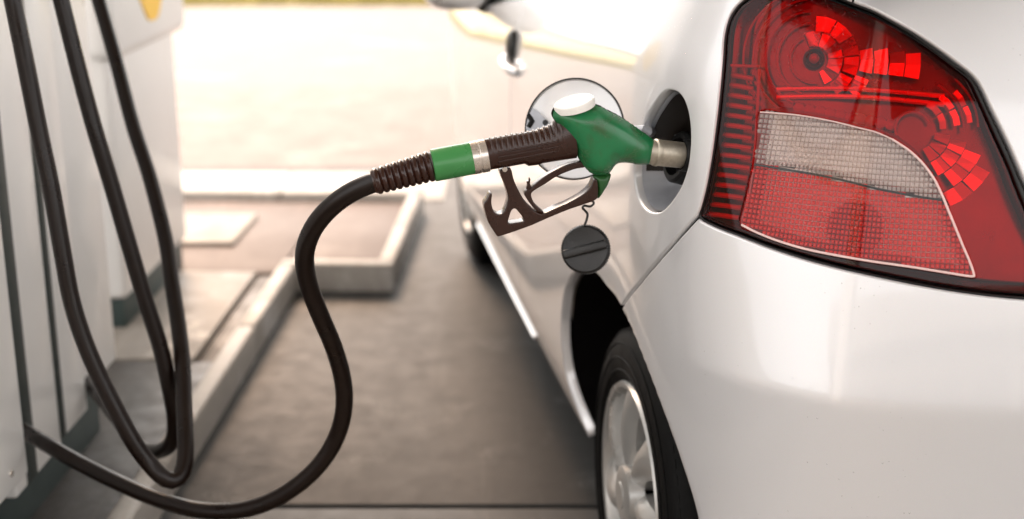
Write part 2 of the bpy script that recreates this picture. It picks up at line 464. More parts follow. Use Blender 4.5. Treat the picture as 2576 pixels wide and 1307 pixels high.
# canopy high over the pumps (out of the picture: it shades the pumps and shows in the paint)
CANX0, CANX1, CANY0, CANY1, CANZ = -1.7, 3.2, -4.5, 9.4, 4.7
can = empty('canopy', (1.5, -1, 0), 'wide flat canopy roof over the pump island', 'canopy')
b = MB(); b.box((CANX0, CANY0, CANZ), (CANX1, CANY1, CANZ + .5), .03); b.build('roof', M['canopy_paint'], can)
for (x, y) in ((-1.45, -1.6), (2.9, -1.6), (2.9, 5.0)):
    b = MB(); b.box((x - .15, y - .15, -.02), (x + .15, y + .15, CANZ + .02), .02); b.build('column', M['white'], can)

# station shop behind the photographer: it shows as the dark skyline in the lamp
shop = empty('station_shop', (1, -12, 0), 'long low station shop with dark glazing and flat grey fascia', 'shop')
M['shop_glass'] = simple('shop_glass', (.03, .03, .03), .45, var=.2); M['shop_wall'] = simple('shop_wall', (.22, .21, .20), .7, var=.15, scale=2); M['shop_fascia'] = simple('shop_fascia', (.30, .29, .28), .5, var=.1, scale=1)
b = MB(); b.box((-9, -17, -.05), (10, -12, 3.1), .02); b.build('wall', M['shop_wall'], shop)
b = MB(); b.box((-9.4, -17.3, 3.102), (10.4, -11.6, 3.9), .03); b.build('roof', M['shop_fascia'], shop)
for i in range(8):
    b = MB(); b.box((-8.4 + i * 2.25, -12.03, .4), (-6.5 + i * 2.25, -11.96, 2.7), .01); wf_ = b.build('window', M['shop_glass'], shop)

# ================================================================== the car
CA = math.radians(9.0)
CF = np.array((-math.sin(CA), math.cos(CA), 0)); CL = np.array((-math.cos(CA), -math.sin(CA), 0)); CO = np.array((.193, 2.15, 0))
def car(q, p, z): return CO + CF * q + CL * p + np.array((0, 0, z))
PC = -.83
plan = [(3.14, PC), (3.14, -.72), (3.12, -.5), (3.05, -.30), (2.95, -.13), (2.72, -.02), (2.45, .03), (2.1, .04), (1.7, .042), (1.2, .044), (.8, .045), (.45, .045), (.2, .042),
        (.0, .040), (-.13, .037), (-.24, .029), (-.34, .007), (-.43, -.038), (-.51, -.110), (-.565, -.21), (-.598, -.33), (-.618, -.47), (-.628, -.62), (-.63, -.74), (-.63, PC)]
PB = bspline(plan, 12000)
_L = np.concatenate([[0], np.cumsum(np.linalg.norm(np.diff(PB, axis=0), axis=1))])
SMAX = _L[-1]
def soft(t, r): return (t + np.sqrt(t * t + r * r)) / 2
def plan_at(s):
    return np.stack([np.interp(s, _L, PB[:, 0]), np.interp(s, _L, PB[:, 1])], -1)
def sstep(a, b, x):
    t = np.clip((x - a) / (b - a), 0, 1); return t * t * (3 - 2 * t)
LIP = True
S_AXLE = float(np.interp(0.0, -PB[PB[:, 1] > -.35, 0], _L[PB[:, 1] > -.35]))
def S(s, z, off=0.0):
    s = np.asarray(s, float); z = np.asarray(z, float)
    h = .012
    sa, sb = np.clip(s - h, 0, SMAX), np.clip(s + h, 0, SMAX)
    c = (plan_at(sa) + plan_at(s) * 2 + plan_at(sb)) / 4; tg = plan_at(sb) - plan_at(sa)
    tg = tg / np.maximum(np.linalg.norm(tg, axis=-1, keepdims=True), 1e-9)
    n = np.stack([tg[..., 1], -tg[..., 0]], -1); n = np.where((n[..., 1:2] < -.2) & (np.abs(n[..., 0:1]) < .9), -n, n)
    # outward normal: left of travel is inboard on this path (front centre -> left flank -> rear centre)
    n = -np.stack([tg[..., 1], -tg[..., 0]], -1); sgn = np.where((n[..., 1] * (c[..., 1] - PC) + n[..., 0] * (c[..., 0] - 1.25) * .4) < 0, -1.0, 1.0); n = n * sgn[..., None]
    rear = np.clip(-n[..., 0], 0, 1); front = np.clip(n[..., 0], 0, 1)
    wr = sstep(.12, .85, rear); wf = sstep(.12, .85, front)
    zsh = .985 + .10 * np.clip((.62 - c[..., 0]) / .95, -1.2, 1.05)
    side = -.36 * soft(z - zsh, .03) - .9 * np.maximum(0, .46 - z) ** 2 - .05 * (z - .75) ** 2
    rr = -.26 * soft(z - .675, .007) - .22 * np.maximum(0, z - .80) ** 2 - .9 * np.maximum(0, .40 - z) ** 2
    ff = -.5 * soft(z - .62, .06) - .9 * np.maximum(0, .42 - z) ** 2
    o = side * (1 - wr - wf) + rr * wr + ff * wf + off
    if not LIP: return CO + (c[..., 0] + n[..., 0] * o)[..., None] * CF + (c[..., 1] + n[..., 1] * o)[..., None] * CL + z[..., None] * np.array((0, 0, 1.0))
    da = np.hypot(s - S_AXLE, z - .295) - .386                       # flattened lip round the rear wheel arch
    wl = .024 * np.clip((.67 - z) / .22, 0, 1) + .002
    o = o - .62 * soft(wl - da, .003) * (s > S_AXLE) * (z < .72) * np.clip((.72 - z) / .06, 0, 1) * np.clip((s - S_AXLE) / .06, 0, 1)
    q = c[..., 0] + n[..., 0] * o; p = c[..., 1] + n[..., 1] * o
    return CO + q[..., None] * CF + p[..., None] * CL + z[..., None] * np.array((0, 0, 1.0))
def SN(s, z, off=0.0):
    s = np.asarray(s, float); z = np.asarray(z, float); h = .004
    a = S(s + h, z, off) - S(s - h, z, off); b = S(s, z + h, off) - S(s, z - h, off)
    n = np.cross(a, b); n /= np.linalg.norm(n, axis=-1, keepdims=True)
    cen = car(1.2, PC, .7)
    sg = np.sign(((S(s, z, off) - cen) * n).sum(-1)); return n * sg[..., None]
_sg, _zg = np.meshgrid(np.linspace(.9, SMAX - .02, 700), np.linspace(.25, 1.32, 180))
_G = S(_sg, _zg); _GP = project(_G); _vis = ((CAM - _G) * SN(_sg, _zg)).sum(-1) > 0
_sub = np.flatnonzero(_vis.ravel())[::7]
_SP, _SX = _GP.reshape(-1, 2)[_sub], np.stack([_sg.ravel()[_sub], _zg.ravel()[_sub]], -1)
def invs(pts, off=0.0):
    """picture points -> (s, z) on the body skin"""
    px = np.asarray(pts, float); x = np.array([_SX[np.argmin(((_SP - p) ** 2).sum(-1))] for p in px]); h = .002
    for _ in range(9):
        q = np.stack([x, x + (h, 0), x - (h, 0), x + (0, h), x - (0, h)])
        R = project(S(q[..., 0], q[..., 1], off)); e = R[0] - px
        J = np.stack([(R[1] - R[2]) / (2 * h), (R[3] - R[4]) / (2 * h)], -1)
        det = J[:, 0, 0] * J[:, 1, 1] - J[:, 0, 1] * J[:, 1, 0]; det = np.where(np.abs(det) < 1e-6, 1e-6, det)
        st = np.stack([(J[:, 1, 1] * e[:, 0] - J[:, 0, 1] * e[:, 1]) / det, (-J[:, 1, 0] * e[:, 0] + J[:, 0, 0] * e[:, 1]) / det], -1)
        x = x - np.clip(st, -.05, .05)
    return x
def inv(px, off=0.0): return invs([px], off)[0]
def s_of_q(q):            # arc position on the left flank at lengthwise station q
    k = np.where((PB[:, 1] > -.35))[0]
    return float(np.interp(-q, -PB[k, 0], _L[k]))

def panel(name, outline, mat, parent, holes=(), step=.014, gap=.0022, off=0.0, rnd=.0035, flange=.018, surf=None, ostep=.006, normal=None):
    """skin of the body inside an outline in (s, z), with rolled edges"""
    surf = surf or S; nrmf = normal or SN
    o = resample(ccw(outline), ostep); loops = [o]; hl = [resample(ccw(h), ostep * .8) for h in holes]
    no = out_normals(o); o0 = o - no * gap
    nh = [-out_normals(h) for h in hl]; h0 = [h - n * gap for h, n in zip(hl, nh)]
    inner = o0 - no * rnd; hin = [h - n * rnd for h, n in zip(h0, nh)]
    V2, T, idx = triangulate(inner, hin, grid_pts(inner, step))
    P = surf(V2[:, 0], V2[:, 1], off); N = nrmf(V2[:, 0], V2[:, 1], off)
    # orient triangles outward
    a = P[T]; fn = np.cross(a[:, 1] - a[:, 0], a[:, 2] - a[:, 0]); flip = (fn * N[T].mean(1)).sum(-1) < 0
    T = T.copy(); T[flip] = T[flip][:, ::-1]
    Vs = [P]; Ns = [N]; Fs = [tuple(t) for t in T]; base = len(P); k = 0
    for lp, n2 in [(o0, no)] + list(zip(h0, nh)):
        m = len(lp); ids = idx[k:k + m]; k += m
        e = .003
        out3 = surf(lp[:, 0] + n2[:, 0] * e, lp[:, 1] + n2[:, 1] * e, off) - surf(lp[:, 0] - n2[:, 0] * e, lp[:, 1] - n2[:, 1] * e, off)
        out3 /= np.maximum(np.linalg.norm(out3, axis=1, keepdims=True), 1e-9)
        rings = []
        for (ins, dn, a_) in ((rnd * .70, rnd * .06, .35), (rnd * .3, rnd * .30, .75), (0.0, rnd, 1.3), (0.0, flange, 1.57)):
            q2 = lp - n2 * ins
            nn = nrmf(q2[:, 0], q2[:, 1], off)
            Vs.append(surf(q2[:, 0], q2[:, 1], off) - nn * dn); Ns.append(nn * math.cos(a_) + out3 * math.sin(a_))
            rings.append(list(range(base, base + m))); base += m
        prev = ids
        for r in rings:
            for i in range(m):
                Fs.append((prev[i], r[i], r[(i + 1) % m], prev[(i + 1) % m]))
            prev = r
    V = np.vstack(Vs); NN = np.vstack(Ns); FF = []
    for f in Fs:
        a, b, c = V[f[0]], V[f[1]], V[f[2]]
        n = np.cross(b - a, c - a)
        if len(f) == 4: n = np.cross(c - a, V[f[3]] - b)
        FF.append(f if n @ NN[list(f)].sum(0) > 0 else f[::-1])
    return mesh_obj(name, V, FF, mat, parent, True, NN)

carE = empty('car', car(1.25, PC, 0), 'silver hatchback car with its round fuel flap open, seen from the rear corner', 'car')

def c1(x, y): return (1736.9 + x * .5823, y * .5823)
def c2(x, y): return (1170.9 + x * .42565, 146.4 + y * .42565)
def c6(x, y): return (1444.2 + x * .2687, 195.2 + y * .2687)

# ---- outlines in picture points, thrown onto the skin
lamp_left = [c1(*p) for p in ((420, -60), (330, -45), (262, -14), (205, 28), (170, 80), (153, 150), (146, 240), (139, 330), (127, 450), (113, 560), (94, 690), (70, 815), (46, 905), (30, 938))]
lamp_bot = [c1(*p) for p in ((70, 962), (130, 988), (220, 1021), (340, 1066), (480, 1111), (630, 1151), (790, 1187), (960, 1222), (1130, 1252), (1300, 1275), (1441, 1288), (1560, 1294), (1640, 1290))]
lamp_right = [c1(*p) for p in ((1655, 1270), (1640, 1220), (1570, 1060), (1500, 915), (1441, 790), (1370, 625), (1300, 482), (1238, 356), (1150, 278), (1040, 197), (930, 128), (800, 58), (700, 20), (600, -18), (510, -45))]
LL, LB, LR = invs(lamp_left), invs(lamp_bot), invs(lamp_right)
lamp_outline = catmull(np.vstack([LL, LB, LR]), 4, True)
gapline = [(1754, 547), (1725, 578), (1690, 618), (1650, 664), (1610, 712), (1580, 748), (1560, 776)]
GL = invs(gapline)
arch_rear = [(1560, 776), (1578, 815), (1600, 880), (1624, 945), (1650, 1018), (1677, 1092), (1703, 1170), (1722, 1245), (1738, 1312)]
LIP = False
AR = invs([(x - 24 * min(1, max(0, (y_ - 790) / 160)), y_) for x, y_ in arch_rear])
LIP = True
fuel_px = [c6(*p) for p in ((890, 133), (960, 152), (1010, 210), (1045, 300), (1065, 400), (1075, 540), (1070, 680), (1052, 820), (1025, 920), (993, 1003), (945, 1090), (880, 1178), (820, 1235), (760, 1252),
                            (700, 1240), (650, 1200), (603, 1120), (578, 1030), (567, 920), (570, 800), (590, 640), (630, 500), (680, 380), (740, 280), (800, 195), (850, 147))]
FU = catmull(invs(fuel_px), 3, True)
s_axle = s_of_q(0.0)
print('fuel hole size', FU.max(0) - FU.min(0), 'lamp', lamp_outline.max(0) - lamp_outline.min(0), 'arch', AR - (s_axle, 0))
print('smax', SMAX, 'lamp s', lamp_outline[:, 0].min(), lamp_outline[:, 0].max(), 'z', lamp_outline[:, 1].min(), lamp_outline[:, 1].max(), 'fuel', FU.mean(0) - (s_axle, 0))
ZB, ZT = .285, 1.30

# ---- body panels
def zbelt(q): return np.clip(1.20 - .13 * (np.asarray(q, float) + .2), .86, 1.235)
def zbelt_s(s):
    q = plan_at(np.asarray(s, float))[..., 0]; return np.where(q > 1.95, np.interp(q, [1.95, 2.6, 3.2], [float(zbelt(1.95)), .86, .70]), zbelt(q))
def arc(sc_, a0, a1, n=24, r=.385, zc=.295):
    t = np.linspace(math.radians(a0), math.radians(a1), n); return np.stack([sc_ + r * np.cos(t), zc + r * np.sin(t)], -1)
s_front = s_of_q(2.46); s_door = s_of_q(.98); s_fend = s_of_q(1.98)
a_tip = math.degrees(math.atan2(GL[-1][1] - .295, GL[-1][0] - s_axle))
tip = GL[-1]
r_tip = float(np.hypot(tip[0] - s_axle, tip[1] - .295))
front_arc = catmull(np.vstack([tip[None], invs([(1536, 735), (1501, 693), (1470, 680), (1442, 690), (1426, 718), (1418, 746), (1412, 811), (1415, 890), (1428, 960), (1452, 1030), (1476, 1085)])]), 3)                 # from the tip over the wheel to the front
def belt(s0, s1, n=14):
    s = np.linspace(s0, s1, n); return np.stack([s, zbelt_s(s)], -1)
s_gap = LR[-3][0]
quarter = np.vstack([front_arc, [(front_arc[-1][0], ZB)], [(s_door, ZB)], belt(s_door, s_gap), [(s_gap, LR[-3][1] + .02)], catmull(np.vstack([LR[-3:], LL]), 4), GL[1:]])
# keep the outline free of doubled points
panel('quarter_panel', quarter, M['paint'], carE, holes=[FU], step=.012)
arch_low = np.vstack([AR, [(s_axle + .385, .36)], [(s_axle + .392, ZB)]])
bump_o = np.vstack([arch_low, [(SMAX, ZB)], [(SMAX, LB[-1][1] + .004)], [LB[-1] + (.03, .0)], catmull(LB, 4)[::-1], GL])
panel('rear_bumper', bump_o, M['paint'], carE, step=.012)
hatch_o = np.vstack([[LB[-1] + (.03, .0)], [(SMAX, LB[-1][1] + .004)], [(SMAX, 1.33)], [(s_gap, 1.33)], catmull(LR[:-2], 4)[::-1]])
panel('tailgate', hatch_o, M['paint'], carE, step=.016)
door_o = np.vstack([[(s_door, ZB)], [(s_fend, ZB)], [(s_fend, zbelt(1.98))], belt(s_fend, s_door)])
panel('door', door_o, M['paint'], carE, step=.03, ostep=.015)
fr_arc = arc(s_front, -2, 182, 30, .345)
fend_o = np.vstack([[(s_fend, ZB)], [(s_front + .345, ZB)], fr_arc, [(s_front - .345, ZB)], [(.25, ZB)], [(.25, .62)], [(s_front - .45, .64)], belt(s_front - .42, s_fend)])
panel('front_wing', fend_o, M['paint'], carE, step=.03, ostep=.015)
nose_o = np.vstack([[(.0, .30)], [(.245, .30)], [(.245, .62)], [(s_front - .46, .645)], belt(s_front - .43, 0.0)])
panel('nose_panel', nose_o, M['paint'], carE, step=.04, ostep=.02)
def Sm(s, z, off=0.0):
    P = S(s, z, off) - CO; q = P @ CF; p = P @ CL
    return CO + q[..., None] * CF + (2 * PC - p)[..., None] * CL + P[..., 2:3] * np.array((0, 0, 1.0))
def SNm(s, z, off=0.0):
    N = SN(s, z, off); q = N @ CF; p = N @ CL
    return q[..., None] * CF - p[..., None] * CL + N[..., 2:3] * np.array((0, 0, 1.0))
far = np.vstack([[(.0, .30)], [(s_front - .385, .30)], fr_arc[::-1], [(s_front + .385, .30)], [(s_axle - .385, .30)], arc(s_axle, -2, 182, 30)[::-1], [(s_axle + .385, .30)], [(SMAX, .30)], [(SMAX, 1.30)], [(s_gap, 1.30)], belt(s_gap, 0.0, 50)])
panel('body_side', far, M['paint'], carE, step=.04, ostep=.02, surf=Sm, normal=SNm, gap=0.0)
# black inner shell behind every gap
inner = np.vstack([[(.0, .30)], [(s_front - .40, .30)], arc(s_front, -2, 182, 24, .42)[::-1], [(s_front + .40, .30)], [(s_axle - .40, .30)], arc(s_axle, -2, 182, 24, .425)[::-1], [(s_axle + .40, .30)], [(SMAX, .30)], [(SMAX, 1.20)], belt(s_gap, 0.0, 40) - (0, .02)])
hole_f = FU.mean(0) + (FU - FU.mean(0)) * 1.25
panel('inner_shell', inner, M['gasket'], carE, holes=[hole_f], step=.05, ostep=.025, off=-.10, flange=.004, gap=0.0)
# lip strip just behind the lamp gap and panel gaps
for nm, line in (('gap_seal', np.vstack([GL])), ):
    c3 = [S(p[0], p[1], -.016) for p in line]; b = MB(); b.tube(catmull(c3, 4), .009, 8); b.build(nm, M['gasket'], carE)
c3 = [S(s_gap, z, -.016) for z in np.linspace(LR[-3][1], 1.3, 8)]; b = MB(); b.tube(c3, .009, 8); b.build('gap_seal', M['gasket'], carE)
for ss in (s_door, s_fend):
    c3 = [S(ss, z, -.016) for z in np.linspace(.29, float(zbelt_s(ss)), 12)]; b = MB(); b.tube(c3, .009, 8); b.build('gap_seal', M['gasket'], carE)
# sill flange below the door and quarter
ss = np.linspace(s_fend + .12, s_of_q(.84), 24)
b = MB(); b.tube(np.array([S(s, .285, .003) for s in ss]), .0042, 10); b.build('side_sill', M['paint'], carE)
# arch lips: rolled edge round the rear wheel arch
# wheel-arch liners
for sc_, r_ in ((s_axle, .392), (s_front, .352)):
    t = np.linspace(math.radians(-8), math.radians(188), 40); V = []; F = []
    ring = np.stack([sc_ + r_ * np.cos(t), .295 + r_ * np.sin(t)], -1)
    if sc_ == s_axle: ring = np.vstack([[(s_axle + .385, .20)], [(s_axle + .385, .36)], AR[::-1], front_arc[1:], [(front_arc[-1][0], .20)]])
    P0 = S(ring[:, 0], ring[:, 1], -.022)
    for k in range(4):
        V += list(P0 - CL * (.10 * k))   # runs inboard
    n = len(ring)
    F = [(k * n + i, k * n + i + 1, (k + 1) * n + i + 1, (k + 1) * n + i) for k in range(3) for i in range(n - 1)]
    V.append(P0.mean(0) - CL * .30); F += [(3 * n + i, 3 * n + i + 1, 4 * n) for i in range(n - 1)]
    mesh_obj('arch_liner', V, F, M['liner'], carE)
# floor pan
MC = Matrix(((CF[0], CL[0], 0, CO[0]), (CF[1], CL[1], 0, CO[1]), (0, 0, 1, 0), (0, 0, 0, 1)))
b = MB(); b.box((.45, -1.62, .20), (2.0, -.06, .30), .02, MC); b.box((-.5, -1.36, .24), (.5, -.30, .40), .02, MC); b.box((2.0, -1.36, .22), (2.95, -.30, .40), .02, MC); b.build('floor_pan', M['liner'], carE)

# ---- greenhouse
qs = np.linspace(1.95, -.50, 40)
zr = np.interp(qs, [-.50, -.40, -.15, .4, 1.05, 1.4, 1.95], [1.26, 1.33, 1.46, 1.505, 1.50, 1.40, float(zbelt(1.95)) + .005])
def top_of(q):
    s = s_of_q(q); P = S(s, float(zbelt_s(s)), -.008) - CO; return float(P @ CL), float(P[2])
secs = []
for q, z_ in zip(qs, zr):
    p0, z0 = top_of(max(q, -.33)); rise = max(0.0, z_ - z0)
    p1 = p0 - .02 - .42 * rise; zz = z0 + rise * .80
    secs.append([(q, p0, z0), (q, (p0 + p1) / 2 + .012, (z0 + zz) / 2), (q, p1, zz), (q, p1 - .10, z0 + rise * .95), (q, p1 - .3, z0 + rise * .99), (q, PC, z0 + rise)])
def strip(name, ks, qr, mat, mirror=False, both=False):
    V = []; F = []; sel = [i for i, q in enumerate(qs) if qr[0] >= q >= qr[1]]
    rows = []
    for i in sel:
        r = [secs[i][k] for k in ks]
        if both: r = r + [(q, 2 * PC - p, z) for (q, p, z) in r[-2::-1]]
        if mirror: r = [(q, 2 * PC - p, z) for (q, p, z) in r]
        rows.append([car(*x) for x in r])
    m = len(rows[0]); V = [v for r in rows for v in r]
    F = [(i * m + k, i * m + k + 1, (i + 1) * m + k + 1, (i + 1) * m + k) for i in range(len(rows) - 1) for k in range(m - 1)]
    mb = MB(); mb.add(V, F); return mb.build(name, mat, carE, True, 60)
strip('side_window', (0, 1, 2), (1.96, -.55), M['glass']); strip('side_window', (0, 1, 2), (1.96, -.55), M['glass'], True)
strip('windscreen', (2, 3, 4, 5), (1.96, 1.08), M['glass'], both=True)
strip('roof', (2, 3, 4, 5), (1.14, -.18), M['paint'], both=True)
strip('rear_window', (2, 3, 4, 5), (-.12, -.55), M['glass'], both=True)
V = []; F = []
hq = np.linspace(1.96, 3.02, 14)
for q in hq:
    s = s_of_q(q) if q < 2.7 else None
    P = S(s, float(zbelt_s(s)), -.004) - CO if s is not None else None
    p0, z0 = (float(P @ CL), float(P[2])) if P is not None else (-.10 - (q - 2.7) * .9, float(np.interp(q, [2.6, 3.2], [.86, .70])))
    for k in range(9):
        t = k / 8; V.append(car(q, p0 + (2 * PC - 2 * p0) * t, z0 + .05 * math.sin(math.pi * t)))
F = [(i * 9 + k, i * 9 + k + 1, (i + 1) * 9 + k + 1, (i + 1) * 9 + k) for i in range(13) for k in range(8)]
mb = MB(); mb.add(V, F); mb.build('bonnet', M['paint'], carE)

# ---- door handle and mirror
def on_side(q, z, off=0.0): return S(s_of_q(q), z, off)
hs = inv((1291, 118)); hq_ = float(plan_at(hs[0])[0]); hz = float(hs[1])
hp = [on_side(q, z, o_) for q, z, o_ in ((hq_ - .09, hz - .046, .0), (hq_ - .06, hz - .044, .014), (hq_, hz - .042, .018), (hq_ + .06, hz - .038, .014), (hq_ + .09, hz - .036, .0))]
b = MB(); b.tube(catmull(hp, 5), .010, 12); dh = b.build('door_handle', M['paint'], carE)
b = MB(); b.lathe([(-.004, .040), (.006, .038), (.014, .026), (.017, .0)], on_side(hq_, hz, .0), on_side(hq_, hz, .1) - on_side(hq_, hz, 0), 32); b.build('handle_shade', M['gasket'], carE)  # black dome standing in for the shade inside the handle recess
mc = at_depth(1150, -38, 3.70)
def ellip(name, cen, ax, mat, parent, n=24, m=16, cutf=None):
    V = []; F = []
    for i in range(m + 1):
        th = math.pi * i / m
        for k in range(n):
            a = 2 * math.pi * k / n; sgn = lambda v, e: math.copysign(abs(v) ** e, v)
            V.append(np.asarray(cen) + ax[0] * sgn(math.sin(th), .7) * sgn(math.cos(a), .7) + ax[1] * sgn(math.sin(th), .7) * sgn(math.sin(a), .7) + ax[2] * sgn(math.cos(th), .8))
    F = [(i * n + k, (i + 1) * n + k, (i + 1) * n + (k + 1) % n, i * n + (k + 1) % n) for i in range(m) for k in range(n)]
    mb = MB(); mb.add(V, F); return mb.build(name, mat, parent, True, None)
mir = ellip('door_mirror', mc, (CL * .095, np.array((0, 0, .068)), CF * .06), M['paint'], carE)
gm = ellip('mirror_glass', mc - CF * .052 - np.array((0, 0, .0)), (CL * .082, np.array((0, 0, .056)), CF * .012), M['chrome'], mir)
b = MB(); b.tube(catmull([mc - CL * .05 - (0, 0, .03), mc - CL * .11 - (0, 0, .055), mc - CL * .17 - (0, 0, .07)], 5), np.linspace(.032, .045, 11), 12); b.build('mirror_arm', M['black'], mir)

# ---- wheels
def wheel(q, inset=.004, name='wheel'):
    O = car(q, -inset, .295); A = CL
    we = bpy.data.objects.new(name, None); col.objects.link(we); child(we, carE); 
    b = MB()
    prof = [(-.180, .200), (-.186, .222), (-.182, .262), (-.165, .286), (-.14, .2935), (-.09, .295), (-.04, .2935), (-.018, .287), (-.006, .272), (.000, .248), (.001, .228), (-.004, .210), (-.010, .198), (-.022, .194)]
    b.lathe(prof, O, A, 96, close=True); ty = b.build('tyre', M['tyre'], we)
    b = MB()                                       # tread blocks round the shoulder
    for k in range(72):
        a = 2 * math.pi * k / 72; r_ = math.cos(a) * CF + np.array((0, 0, math.sin(a))); t_ = -math.sin(a) * CF + np.array((0, 0, math.cos(a)))
        for (h0, h1, rr0) in ((-.016, -.050, .2895), (-.054, -.10, .2945)):
            c_ = [O + A * h + r_ * (rr0 + dr) + t_ * (.0125 * sg * .62 + dt) for h, dr, dt in ((h0, -.003, 0), (h1, 0.002, .006)) for sg in (-1, 1)]
            lo = [x - r_ * .012 for x in c_]
            b.add(c_ + lo, [(0, 1, 3, 2), (0, 4, 5, 1), (1, 5, 7, 3), (3, 7, 6, 2), (2, 6, 4, 0)])
    b.build('tread', M['tyre'], we, False)
    for r0 in (.262, .238, .216):
        b = MB(); t = np.linspace(0, 2 * math.pi, 97)
        h = float(np.interp(r0, [.21, .228, .248, .272], [-.003, .0015, .0008, -.0055]))
        b.tube([O + A * h + r0 * (math.cos(x) * CF + math.sin(x) * np.array((0, 0, 1.0))) for x in t], .0016, 6, False); b.build('sidewall_rib', M['tyre'], we)
    b = MB(); b.lathe([(-.03, .190), (-.008, .197), (-.001, .194), (-.003, .186), (-.020, .180), (-.05, .176)], O, A, 96, close=True); b.build('rim', M['alloy'], we)
    b = MB(); b.lathe([(-.075, .185), (-.075, .0)], O, A, 64); b.build('wheel_back', M['liner'], we)
    # wheel cover: seven broad swept spokes
    for k in range(7):
        a0 = 2 * math.pi * (k + .42) / 7
        V = []; F = []; nr, nw = 10, 5
        for i in range(nr):
            f = i / (nr - 1); r_ = .038 + f * .150; sw = .22 * f * f
            hw = (.285 + .09 * (1 - f) ** 2) * (1 - .12 * math.sin(math.pi * f)) * (1.0 if f < .8 else 1 + (f - .8) * 1.3)
            for j in range(nw):
                g_ = j / (nw - 1) * 2 - 1; a = a0 + sw + hw * g_
                h = .004 - .026 * (1 - f) ** 2 * .3 - .019 * g_ * g_ - .010 * f * f + .006 * math.sin(math.pi * f)
                V.append(O + A * h + r_ * (math.cos(a) * CF + math.sin(a) * np.array((0, 0, 1.0))))
        n0 = len(V)
        V += [v - A * .022 for v in V]
        F = [(i * nw + j, i * nw + j + 1, (i + 1) * nw + j + 1, (i + 1) * nw + j) for i in range(nr - 1) for j in range(nw - 1)]
        rim_ = [i * nw for i in range(nr)] + [(nr - 1) * nw + j for j in range(1, nw)] + [i * nw + nw - 1 for i in range(nr - 2, -1, -1)] + list(range(nw - 2, 0, -1))
        F += [(rim_[i], rim_[(i + 1) % len(rim_)], rim_[(i + 1) % len(rim_)] + n0, rim_[i] + n0) for i in range(len(rim_))]
        mb = MB(); mb.add(V, F); mb.build('spoke', M['alloy'], we, True, 40)
    b = MB(); b.lathe([(-.02, .055), (.006, .050), (.011, .036), (.010, .024), (.012, .022), (.013, .0)], O, A, 40); b.build('hub_cap', M['alloy'], we)
    return we
wheel(0.0); wheel(2.46, .035)
for q in (0.0, 2.46):
    O = car(q, 2 * PC + .004, .295); b = MB(); b.lathe([(.18, .18), (.18, .28), (.09, .295), (.01, .287), (.0, .25), (.01, .198), (.012, .0)], O, CL, 64); b.build('wheel', M['tyre'], carE)
# front bumper moulding strip at the nose corner
s0 = np.linspace(.28, .62, 12); b = MB(); b.tube(np.array([S(s, .50, .004) for s in s0]), .016, 8); b.build('bumper_moulding', M['black'], carE)

# ---- fuel filler recess
fs = resample(ccw(FU), .008); fn2 = out_normals(fs); fcen = fs.mean(0)
rings = []
for (ins, dn) in ((-.0005, .012), (.002, .020), (.010, .045), (.022, .066), (.06, .070)):
    q2 = fs - fn2 * ins if ins < .05 else fcen + (fs - fcen) * .2
    rings.append(S(q2[:, 0], q2[:, 1]) - SN(q2[:, 0], q2[:, 1]) * dn)
m = len(fs); V = np.vstack(rings + [rings[-1].mean(0)[None]]); F = [(k * m + i, k * m + (i + 1) % m, (k + 1) * m + (i + 1) % m, (k + 1) * m + i) for k in range(4) for i in range(m)] + [(4 * m + i, 4 * m + (i + 1) % m, 5 * m) for i in range(m)]
mb = MB(); mb.add(V, F); rec = mb.build('fuel_recess', M['recess'], carE, True, None)
FN = SN(fcen[0], fcen[1]); FC = S(fcen[0], fcen[1])
def in_recess(px, dn): 
    a = inv(px, -dn); return S(a[0], a[1], -dn)
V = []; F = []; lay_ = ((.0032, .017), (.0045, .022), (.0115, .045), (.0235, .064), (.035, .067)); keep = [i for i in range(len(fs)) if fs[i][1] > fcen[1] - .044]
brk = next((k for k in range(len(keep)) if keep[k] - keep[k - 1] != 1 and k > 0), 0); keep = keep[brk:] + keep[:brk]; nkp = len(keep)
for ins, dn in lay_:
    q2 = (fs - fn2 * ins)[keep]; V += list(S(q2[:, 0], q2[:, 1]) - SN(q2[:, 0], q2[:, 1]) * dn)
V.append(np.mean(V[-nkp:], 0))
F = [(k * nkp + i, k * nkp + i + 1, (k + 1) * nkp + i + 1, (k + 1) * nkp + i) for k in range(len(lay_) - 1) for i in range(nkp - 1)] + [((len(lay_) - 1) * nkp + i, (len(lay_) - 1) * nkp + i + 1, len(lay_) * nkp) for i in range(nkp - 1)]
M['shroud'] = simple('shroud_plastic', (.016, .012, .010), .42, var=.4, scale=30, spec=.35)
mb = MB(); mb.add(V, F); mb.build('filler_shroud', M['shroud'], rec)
nk = in_recess((1722, 400), .052)
axn = FN * .9 + np.array((0, 0, .25)); axn /= np.linalg.norm(axn)
b = MB(); b.lathe([(-.02, .038), (.012, .038), (.016, .034), (.016, .028), (.0, .026)], nk, axn, 40); b.build('filler_neck', M['black'], rec)
bp = in_recess((1699, 330), .052); b = MB(); b.lathe([(-.004, .013), (.004, .013), (.0055, .011), (.005, .0045), (.001, .004), (.001, .0)], bp, FN, 28); b.build('bolt', M['recess'], rec)
plate = [c6(*p) for p in ((710, 1010), (800, 1000), (845, 1030), (850, 1085), (800, 1105), (770, 1130), (735, 1120), (715, 1060))]
pp = [in_recess(p, .044) for p in plate]; n = len(pp); V = pp + [p - FN * .02 for p in pp]
mb = MB(); mb.add(V, [tuple(range(n))] + [(i, (i + 1) % n, n + (i + 1) % n, n + i) for i in range(n)]); mb.build('drain_pad', M['recess'], rec)
b = MB(); b.tube([in_recess(c6(735, 1200), .03), in_recess(c6(760, 1150), .03)], .003, 8); b.build('stop_peg', M['white_disc'], rec)

